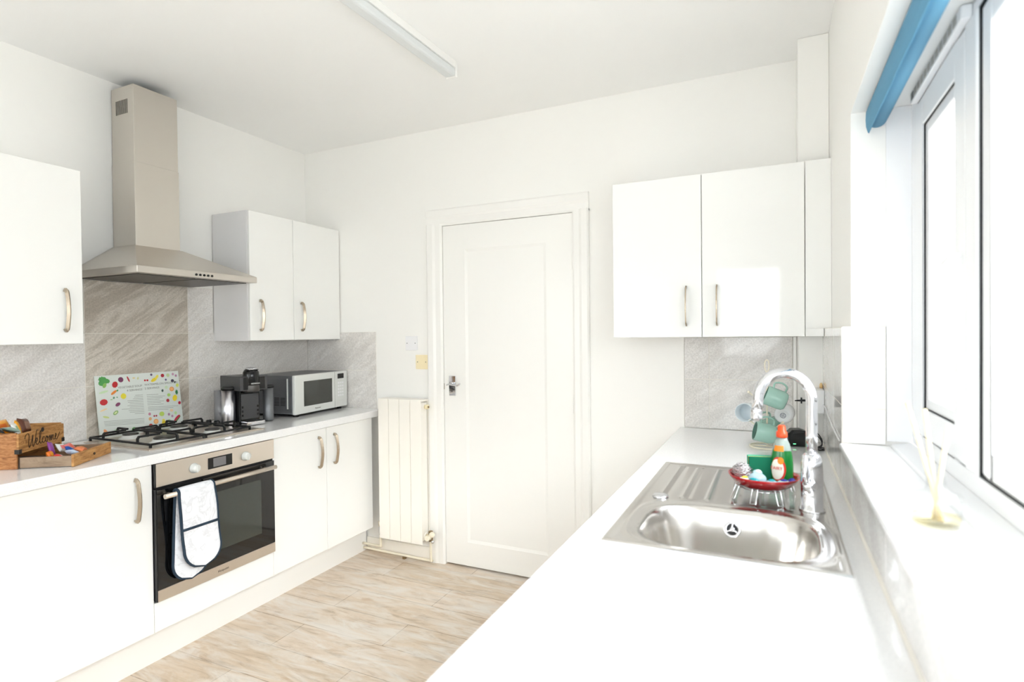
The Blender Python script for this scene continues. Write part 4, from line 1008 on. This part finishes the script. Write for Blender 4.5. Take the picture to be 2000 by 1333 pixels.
# ------------------------------------------------------------------ sink
def sink():
    R = root('sink', (-.115, 1.665, ZW), 'stainless steel inset sink with bowl and ribbed draining board', 'sink')
    x0, x1, y0, y1 = -.365, .135, 1.245, 2.085
    cx, cy, ax, ay, nn = -.110, 1.432, .199, .168, 3.4
    nx, ny = 150, 252
    def rr(x, y): return (abs((x - cx) / ax) ** nn + abs((y - cy) / ay) ** nn) ** (1 / nn)
    def hgt(x, y):
        e = min(x - x0, x1 - x, y - y0, y1 - y)
        z = .0035 * min(1, e / .004) if e < .004 else .0035
        if e < .004: z = .0035 * math.sin(PI / 2 * e / .004) + .0004
        # rim step
        if e > .016: z -= .0016 * min(1, (e - .016) / .006)
        r = rr(x, y)
        # raised lip around the bowl
        z += .0022 * math.exp(-((r - 1.13) / .035) ** 2)
        if r < 1.0:
            t = min(1, (1.0 - r) / .26); s = t * t * (3 - 2 * t)
            z -= .150 * s + .004 * max(0, .74 - r)
        if r < 1.06 and r >= 1.0: z -= .0015 * (1.06 - r) / .06
        # draining ribs
        if 1.645 < y < 2.045:
            f = min(1, (y - 1.645) / .012) * min(1, (2.045 - y) / .012)
            for gx in (-.302, -.243, -.177, -.112, -.047, .018, .083):
                if gx > .02 and y < 1.75: continue
                z += f * .0038 * math.exp(-((x - gx) / .0052) ** 2)
                z -= f * .0018 * math.exp(-((x - gx - .014) / .007) ** 2)
        return z
    xs = [x0 + (x1 - x0) * i / nx for i in range(nx + 1)]; ys = [y0 + (y1 - y0) * j / ny for j in range(ny + 1)]
    # extra rows near the edges
    xs = sorted(set(xs + [x0 + .0012, x0 + .0025, x1 - .0012, x1 - .0025])); ys = sorted(set(ys + [y0 + .0012, y0 + .0025, y1 - .0012, y1 - .0025]))
    vs = [(x, y, ZW + hgt(x, y)) for x in xs for y in ys]
    n = len(ys); fs = [(i * n + j, (i + 1) * n + j, (i + 1) * n + j + 1, i * n + j + 1) for i in range(len(xs) - 1) for j in range(n - 1)]
    g = G().add(vs, fs, 'steel_sink', True)
    bb = obj('sink_basin', g, R, merge=False)
    # overflow on the far wall of the bowl
    T = Matrix.Translation((-.106, 1.5775, .868)) @ Matrix.Rotation(1.05, 4, 'X')
    g = G().lathe([(.019, 0), (.021, .002), (.019, .0035), (.015, .002)], (0, 0, 0), 'chrome', 30, T)
    g.lathe([(0, .0010), (.0155, .0010)], (0, 0, 0), 'black_plastic', 30, T)
    g.lathe([(0, .003), (.006, .003), (.006, .001)], (0, 0, 0), 'chrome', 16, T)
    for k in range(3):
        a = k * 2 * PI / 3 + PI / 2
        g.tube([T @ Vector((0, 0, .0022)), T @ Vector((.016 * math.cos(a), .016 * math.sin(a), .0022))], .0022, 'chrome', 6)
    obj('overflow', g, R)
    g = G().lathe([(0, .001), (.030, .001), (.042, .003), (.044, .001)], (-.110, 1.425, ZW - .1493), 'chrome', 32)
    for k in range(8): g.cyl((-.110 + .018 * math.cos(k * PI / 4), 1.425 + .018 * math.sin(k * PI / 4), ZW - .1484), .003, .0006, 'black_plastic', 10)
    obj('drain', g, R)
    g = G().lathe([(0, .007), (.018, .006), (.022, .003), (.0225, 0)], (-.302, 1.640, ZW + .003), 'chrome', 32)
    obj('tap_hole_cover', g, R)
sink()

# ------------------------------------------------------------------ mixer tap
TP = root('mixer_tap', (.084, 1.668, ZW), 'chrome swan-neck mixer tap at the back of the sink', 'tap')
bx, by, bz = .084, 1.668, ZW + .0022
g = G().lathe([(0, 0), (.031, 0), (.031, .004), (.0275, .008), (.0262, .060), (.0272, .078), (.0262, .100), (.0250, .128), (.0215, .142), (.0155, .150), (0, .150)], (bx, by, bz), 'chrome', 40)
obj('tap_body', g, TP)
dv = Vector((-1, -.10, 0)).normalized()
ra = .0645; ztop = 1.208
pts = [Vector((bx, by, bz + .148)), Vector((bx, by, 1.12)), Vector((bx, by, 1.17))]
for i in range(0, 25):
    a = PI * 1.0 * i / 24
    k = 1 + .0 * i
    pts.append(Vector((bx, by, ztop)) + dv * (ra * (1 - math.cos(a)) ) + Vector((0, 0, ra * math.sin(a) * 1.08)))
pts.append(pts[-1] + Vector((dv.x * .004, dv.y * .004, -.040)))
g = G().tube(pts, .0140, 'chrome', 28)
obj('spout', g, TP)
e = pts[-1]
obj('aerator', G().lathe([(0, 0), (.0135, 0), (.0150, .003), (.0150, .024), (.0142, .028), (0, .028)], (e.x, e.y, e.z - .016), 'chrome', 28), TP)
g = G().ball((bx - .006, by - .026, bz + .070), .0185, 'chrome', None, (1, .9, 1), 24)
g.tube([(bx - .013, by - .034, bz + .075), (bx - .0165, by - .037, bz + .095), (bx - .018, by - .036, bz + .150)], .0062, 'chrome', 14, rr=[1.3, 1, .9])
obj('lever', g, TP)

# ------------------------------------------------------------------ red dish on wire stand, things in it
dcx, dcy = -.034, 1.756
ST = root('wire_stand', (dcx, dcy, ZW), 'thin wire stand holding the red dish on the draining board', 'stand')
g = G(); wr = .0013
zr = .9455
ringp = [(dcx + .057 * math.cos(a * PI / 16), dcy + .057 * math.sin(a * PI / 16), zr - .0035) for a in range(32)]
obj('ring', G().tube(ringp, wr, 'chrome', 8, True), ST)
for k, (ax_, ay_) in enumerate(((-.078, -.072), (-.024, -.108), (.044, -.098), (.078, .062), (-.078, .062))):
    L_ = math.hypot(ax_, ay_); ux, uy = ax_ / L_, ay_ / L_; px_, py_ = -uy, ux
    fx, fy = dcx + ax_, dcy + ay_
    tx, ty = dcx + ux * .057, dcy + uy * .057
    kx, ky = dcx + ux * .086, dcy + uy * .086
    p = []
    for sg in (-1, 1):
        q = [(tx + px_ * .006 * sg, ty + py_ * .006 * sg, zr - .0035), (dcx + ux * .074 + px_ * .006 * sg, dcy + uy * .074 + py_ * .006 * sg, zr + .0035), (kx + px_ * .006 * sg, ky + py_ * .006 * sg, zr + .0145), (kx + ux * .004 + px_ * .007 * sg, ky + uy * .004 + py_ * .007 * sg, zr + .010), (fx + px_ * .007 * sg, fy + py_ * .007 * sg, ZW + .0062)]
        p += q if sg < 0 else q[::-1]
    obj('leg', G().tube(p, wr, 'chrome', 8), ST)
g = G().lathe([(0, 0), (.038, 0), (.040, .002), (.060, .006), (.077, .0155), (.089, .030), (.094, .0385), (.0935, .0405), (.091, .039), (.0855, .031), (.072, .0185), (.056, .0095), (.038, .006), (0, .006)], (dcx, dcy, zr - .0045), 'red_ceramic', 56)
tag(obj('shallow_dish', g, org=(dcx, dcy, zr)), 'shallow red ceramic dish of washing-up things beside the tap', 'dish')
dz = zr + .0022
# washing-up liquid
WB = root('washing_up_bottle', (.014, 1.788, dz), 'green washing-up liquid bottle with an orange cap in the red dish', 'bottle')
def sq(prof, c, m, sx, sy, g=None, seg=32):
    g = g or G(); return g.lathe(prof, c, m, seg, None, True, sx, sy)
c = (.014, 1.788, dz)
g = sq([(0, .0005), (.024, .0005), (.027, .003), (.028, .02), (.0275, .06), (.0255, .085), (.0225, .100)], c, 'fairy_green', 1.08, .80)
g = sq([(.0226, .100), (.019, .118), (.014, .130), (.0125, .136), (0, .136)], c, 'bottle_clear', 1.08, .80, g)
obj('bottle_body', g, WB)
g = G().lathe([(0, .1362), (.0140, .1362), (.0150, .139), (.0145, .152), (.0110, .154), (.0100, .168), (.0080, .171), (0, .171)], c, 'cap_orange', 28)
obj('cap', g, WB)
g = G()
def decal(g, a0, a1, z0, z1, rz_, m, off, ell=True, n=12):
    vs = []; cx_, cy_, cz_ = c
    am, zm = (a0 + a1) / 2, (z0 + z1) / 2
    for i in range(n):
        for j in range(n):
            u = -1 + 2 * i / (n - 1); v_ = -1 + 2 * j / (n - 1)
            if ell:
                uu = u * math.sqrt(1 - v_ * v_ / 2); vv = v_ * math.sqrt(1 - u * u / 2)
            else: uu, vv = u, v_
            a = am + uu * (a1 - a0) / 2; z = zm + vv * (z1 - z0) / 2
            r = rz_(z) + off
            vs.append((cx_ + r * 1.08 * math.cos(a), cy_ + r * .80 * math.sin(a), cz_ + z))
    g.add(vs, [(i * n + j, (i + 1) * n + j, (i + 1) * n + j + 1, i * n + j + 1) for i in range(n - 1) for j in range(n - 1)], m, True)
def rz1_(z):
    P_ = [(.003, .027), (.02, .028), (.06, .0275), (.085, .0255), (.100, .0225), (.118, .019), (.13, .014)]
    for (za, ra_), (zb_, rb_) in zip(P_, P_[1:]):
        if za <= z <= zb_: return ra_ + (rb_ - ra_) * (z - za) / (zb_ - za)
    return .027
A = -PI / 2 - .45
decal(g, A - .62, A + .80, .014, .082, rz1_, 'label_red', .0003)
decal(g, A - .62, A + .62, .018, .076, rz1_, 'label_cream', .0006)
decal(g, A + .05, A + .62, .062, .082, rz1_, 'label_orange', .0008)
decal(g, A - .5, A + .65, .098, .114, rz1_, 'label_orange', .0005, False)
obj('label', g, WB)
p = Vector((c[0] + .0292 * 1.08 * math.cos(A), c[1] + .0295 * .80 * math.sin(A), c[2] + .050))
nA = Vector((math.cos(A) / 1.08, math.sin(A) / .80, 0)).normalized(); tA = Vector((-nA.y, nA.x, 0))
T = Matrix(((tA.x, 0, nA.x, p.x), (tA.y, 0, nA.y, p.y), (0, 1, 0, p.z), (0, 0, 0, 1)))
obj('lettering', G().text('FAIRY', .0125, 'label_red', T, .0003), WB)

SG = root('sponge', (-.044, 1.792, dz), 'thick green sponge scourer standing upright in the red dish', 'sponge', rz=.22)
obj('scourer_pad', G().box(-.033, .033, -.017, -.009, .010, .077, 'sponge_green'), SG, 0.002, local=True)
obj('sponge_foam', G().box(-.033, .033, -.0088, -.0066, .010, .077, 'sponge_yellow').box(-.033, .033, -.0065, .014, .010, .077, 'sponge_teal'), SG, 0.003, local=True)

# scourer of curled steel
g = G(); rs = random.Random(3)
for k in range(34):
    u = rs.uniform(0, 2 * PI); v_ = rs.uniform(.05, PI / 1.9); R_ = .024 * rs.uniform(.75, 1.08)
    pp = []
    for i in range(26):
        a = u + i * .33; vv = v_ + .35 * math.sin(i * .5 + k); q = R_ * (1 + .10 * math.sin(i * 1.7))
        pp.append((q * math.sin(vv) * math.cos(a) * 1.1, q * math.sin(vv) * math.sin(a) * 1.1, .003 + q * math.cos(vv) * 1.0 + .004))
    g.tube(pp, .0011, 'steel_wool', 4)
o = obj('steel_scourer', g, local=True, merge=False); o.location = (-.090, 1.768, dz + .024)
tag(o, 'curly stainless steel scourer on the left edge of the red dish', 'scourer')

def tab(name, label, x, y, z, parts, rz=0, tilt=0):
    r = root(name, (x, y, z), label, 'cleaning tablet', 'dishwasher and laundry tablets in the red dish', rz=rz)
    r.rotation_euler = (tilt, 0, rz)
    for nm, g in parts: obj(nm, g, r, local=True)
def pill(m1, m2, s=1):
    return [('film', G().ball((0, 0, .009 * s), .018 * s, m1, None, (1.15, .9, .5), 20)), ('gel_pouch', G().ball((0, -.002, .0165 * s), .010 * s, m2, None, (1.1, 1, .5), 16))]
tab('dishwasher_tablet', 'yellow tablet in front of the steel scourer in the red dish', -.082, 1.722, dz + .014, pill('tab_white', 'tab_yellow', .78), .4, -.1)
tab('laundry_capsule', 'teal and white liquid capsule piled in the middle of the red dish', -.049, 1.722, dz + .012, [('film', G().ball((0, 0, .014), .022, 'tab_film', None, (1.1, .8, .8), 24)), ('gel_pouch', G().ball((-.006, -.012, .010), .013, 'tab_teal', None, (1.2, .7, .8), 20)), ('blue_pouch', G().ball((.006, -.013, .004), .010, 'tab_blue', None, (1.4, .7, .6), 16))])
tab('laundry_capsule', 'white capsule perched on top of the teal one', -.050, 1.738, dz + .034, pill('tab_film', 'tab_white', .72), .9, .3)
tab('dishwasher_tablet', 'teal and white tablet lying before the bottle in the red dish', -.012, 1.722, dz + .010, pill('tab_film', 'tab_teal', .85), -.2, -.15)
tab('dishwasher_tablet', 'dark blue tablet at the right edge of the red dish', .018, 1.728, dz + .012, pill('tab_film', 'tab_blue', .85), .3, -.1)
tab('dishwasher_tablet', 'dark blue tablet next to the green bottle foot', .038, 1.745, dz + .016, pill('tab_blue', 'tab_blue', .7), 1.2, -.1)

# ------------------------------------------------------------------ mug tree and mugs
mx, my = -.034, 2.52
MT = root('mug_tree', (mx, my, ZW), 'cream wire mug tree near the far end of the right worktop', 'mug tree')
zb = ZW + .0045
rg = [(mx + .066 * math.cos(a * PI / 16), my + .066 * math.sin(a * PI / 16), zb) for a in range(32)]
obj('base_ring', G().tube(rg, .0035, 'cream_metal', 8, True), MT)
g = G().tube([(mx - .066, my, zb), (mx + .066, my, zb)], .003, 'cream_metal', 8)
g.tube([(mx, my, zb), (mx, my, 1.225)], .0035, 'cream_metal', 10)
g.tube(smoothp([(mx, my, 1.222), (mx - .007, my, 1.238), (mx - .007, my, 1.262), (mx, my, 1.272), (mx + .007, my, 1.262), (mx + .007, my, 1.238)], 5, True), .0022, 'cream_metal', 8, True)
obj('pole', g, MT)
def arm(a, z, ln=.070, rise=.035):
    ux, uy = math.cos(a), math.sin(a)
    p = smoothp([(mx, my, z), (mx + ux * ln * .5, my + uy * ln * .5, z + rise * .25), (mx + ux * ln, my + uy * ln, z + rise)], 5)
    obj('arm', G().tube(p, .0030, 'cream_metal', 8).ball(tuple(p[-1]), .0055, 'cream_metal', None, (1, 1, 1), 12), MT)
    return p[-1]
arm(-2.9, 1.105); arm(-.2, 1.105); arm(-1.2, 1.105); arm(-2.7, .99); arm(-.6, .99); arm(1.4, .99)
def mug(label, pos, axis, hdir, mo, mi_, r=.038, h=.080):
    """axis: unit vector from base to mouth; hdir: direction of the handle"""
    ax_ = Vector(axis).normalized(); hd = Vector(hdir); hd = (hd - ax_ * hd.dot(ax_)).normalized(); sd = ax_.cross(hd)
    T = Matrix(((hd.x, sd.x, ax_.x, pos[0]), (hd.y, sd.y, ax_.y, pos[1]), (hd.z, sd.z, ax_.z, pos[2]), (0, 0, 0, 1)))
    R = root('mug', pos, label, 'mug', 'mugs hanging on the mug tree'); R.matrix_world = T
    g = G().lathe([(0, .002), (r * .62, .002), (r * .66, 0), (r * .80, .002), (r * .95, .010), (r, .022), (r, h - .002), (r - .001, h), (r - .003, h)], (0, 0, -h / 2), mo, 40)
    g.lathe([(r - .003, h), (r - .0035, .02), (r * .8, .006), (0, .005)], (0, 0, -h / 2), mi_, 40)
    b_ = obj('mug_body', g, R, local=True)
    p = smoothp([(r - .002, 0, h * .28), (r + .018, 0, h * .30), (r + .027, 0, .0), (r + .018, 0, -h * .26), (r - .002, 0, -h * .28)], 6)
    obj('mug_handle', G().tube(p, (.0055, .0038), mo, 10), R, local=True)
    if label.startswith('white'):
        g = G().lathe([(.0085, -.0004), (.0110, -.0004)], (0, 0, -h / 2 + .002), 'ink_mark', 24)
        for k in (-1, 0, 1): g.box(-.006, .006, k * .004 - .001, k * .004 + .001, -h / 2 + .0012, -h / 2 + .0018, 'ink_mark')
        obj('base_mark', g, R, local=True)
    return R
mug('green mug hanging high on the right of the mug tree', (-.001, 2.462, 1.122), (-.93, -.05, .36), (.35, .0, .94), 'mug_green', 'mug_inside')
mug('green mug hanging low at the front of the mug tree', (-.040, 2.450, .984), (-.93, -.2, .22), (.25, .1, .95), 'mug_green', 'mug_inside')
mug('white mug hung with its printed base facing the camera', (.030, 2.545, 1.052), (.15, .93, .1), (-.3, 0, .95), 'mug_white', 'mug_white', .036, .072)
mug('pale mug hanging on the left of the mug tree, mouth towards the camera', (-.108, 2.500, 1.058), (-.25, -.95, .05), (.9, -.2, .4), 'mug_pale', 'mug_pale', .038, .076)
mug('dark green mug hanging behind the front green mug', (-.030, 2.590, .985), (.8, .5, .25), (-.3, 0, .95), 'mug_green', 'mug_inside')

# ------------------------------------------------------------------ phone base, socket, cables
PH = root('router', (.080, 2.600, ZW + .0005), 'small black router box with a green light, behind the tap', 'router', rz=.15)
obj('case', G().prism([(-.030, 0), (.030, 0), (.026, .050), (.010, .068), (-.012, .070), (-.030, .058)], -.042, .036, 'x', 'black_plastic') if False else
    G().prism([(-.042, .001), (.040, .001), (.040, .045), (.030, .062), (.008, .070), (-.026, .068), (-.040, .052)], -.028, .030, 'y', 'black_plastic'), PH, 0.003, local=True)
obj('status_light', G().box(-.022, -.012, -.0290, -.0282, .010, .013, 'led_green'), PH, local=True)
obj('top_grille', G().tube([(-.02, -.029, .062), (.015, -.029, .066)], .0012, 'dark_grey', 6).tube([(-.022, -.029, .056), (.018, -.029, .060)], .0012, 'dark_grey', 6), PH, local=True)
rs = random.Random(5)
def cable(label, pts, r=.0024, m='black_plastic'):
    o = obj('cable', G().tube(smoothp(pts, 8), r, m, 8), org=pts[0]); tag(o, label, 'cable'); return o
z = ZW + .0025
cable('black cable looping from the black box to the right tiles', [(.118, 2.600, z + .02), (.140, 2.585, z + .050), (.160, 2.575, z + .035), (.166, 2.570, z + .012), (.150, 2.560, z), (.125, 2.55, z), (.13, 2.535, z)])
cable('black cable rising from the coil to the plug', [(.112, 2.628, z + .03), (.130, 2.620, z + .07), (.150, 2.612, z + .055), (.168, 2.600, z + .025), (.160, 2.585, z + .004), (.135, 2.59, z + .001)])
o = cable('coiled black cable lying on the worktop behind the tap', [(.120, 2.53, z), (.150, 2.545, z + .004), (.170, 2.525, z + .001), (.150, 2.500, z + .004), (.125, 2.515, z + .006), (.145, 2.545, z + .008), (.170, 2.54, z + .006), (.158, 2.505, z + .009)], .0025)
SB = root('socket_box', (.158, 2.65, 1.10), 'white surface-mounted socket box in the corner by the window', 'socket')
obj('back_box', G().box(.142, XT - .0003, 2.605, 2.698, 1.050, 1.147, 'white_plastic'), SB, 0.003)
obj('switch', G().box(.1395, .1418, 2.665, 2.685, 1.110, 1.130, 'white_plastic'), SB, 0.001)
g = G().box(.112, .1415, 2.622, 2.655, 1.078, 1.122, 'black_plastic')
g.tube([(.112, 2.63, 1.100), (.100, 2.627, 1.100), (.070, 2.618, 1.099)], .0045, 'black_plastic', 10, rr=[1, 1, .5])
g.box(.092, .098, 2.616, 2.638, 1.088, 1.112, 'black_plastic')
tag(obj('plug', g, org=(.12, 2.63, 1.1), bevel=0.001), 'black plug pushed into the white socket box', 'plug')
g = G().ball((.171, 2.691, 1.156), .009, 'stain_orange', None, (.7, .8, 1.6), 12)
tag(obj('sealant_blob', g, org=(.168, 2.69, 1.15)), 'orange-brown sealant blob on top of the white socket box', 'sealant')
cable('white cable running along the tiles from the socket box to the window', [(.172, 2.604, 1.085), (.1745, 2.52, 1.088), (.1745, 2.35, 1.070), (.1745, 2.10, 1.055), (.1745, 1.98, 1.052)], .0025, 'white_plastic')

# ------------------------------------------------------------------ reed diffuser on the sill
DF = root('reed_diffuser', (.250, 1.190, 1.0495), 'clear glass reed diffuser with pale oil and three reeds on the window sill', 'diffuser')
c = (.250, 1.190, 1.0495)
g = G().lathe([(0, .0005), (.034, .0005), (.038, .004), (.039, .045), (.036, .055), (.020, .062), (.0145, .066), (.0145, .085), (.0165, .087), (.0165, .090), (.0125, .090), (.0125, .066), (.018, .058), (.033, .052), (.0365, .044), (.0355, .006), (0, .005)], c, 'jar_glass', 40)
obj('jar', g, DF)
obj('oil', G().lathe([(0, .0055), (.034, .0055), (.0352, .018), (0, .018)], c, 'oil_yellow', 36), DF)
for (tx, ty, tz) in ((-.036, .030, .208), (-.012, .020, .198), (.016, -.006, .176)):
    obj('reed', G().tube([(c[0] - tx * .22, c[1] - ty * .22, c[2] + .008), (c[0] + tx, c[1] + ty, c[2] + tz)], .0032, 'reed', 10), DF)
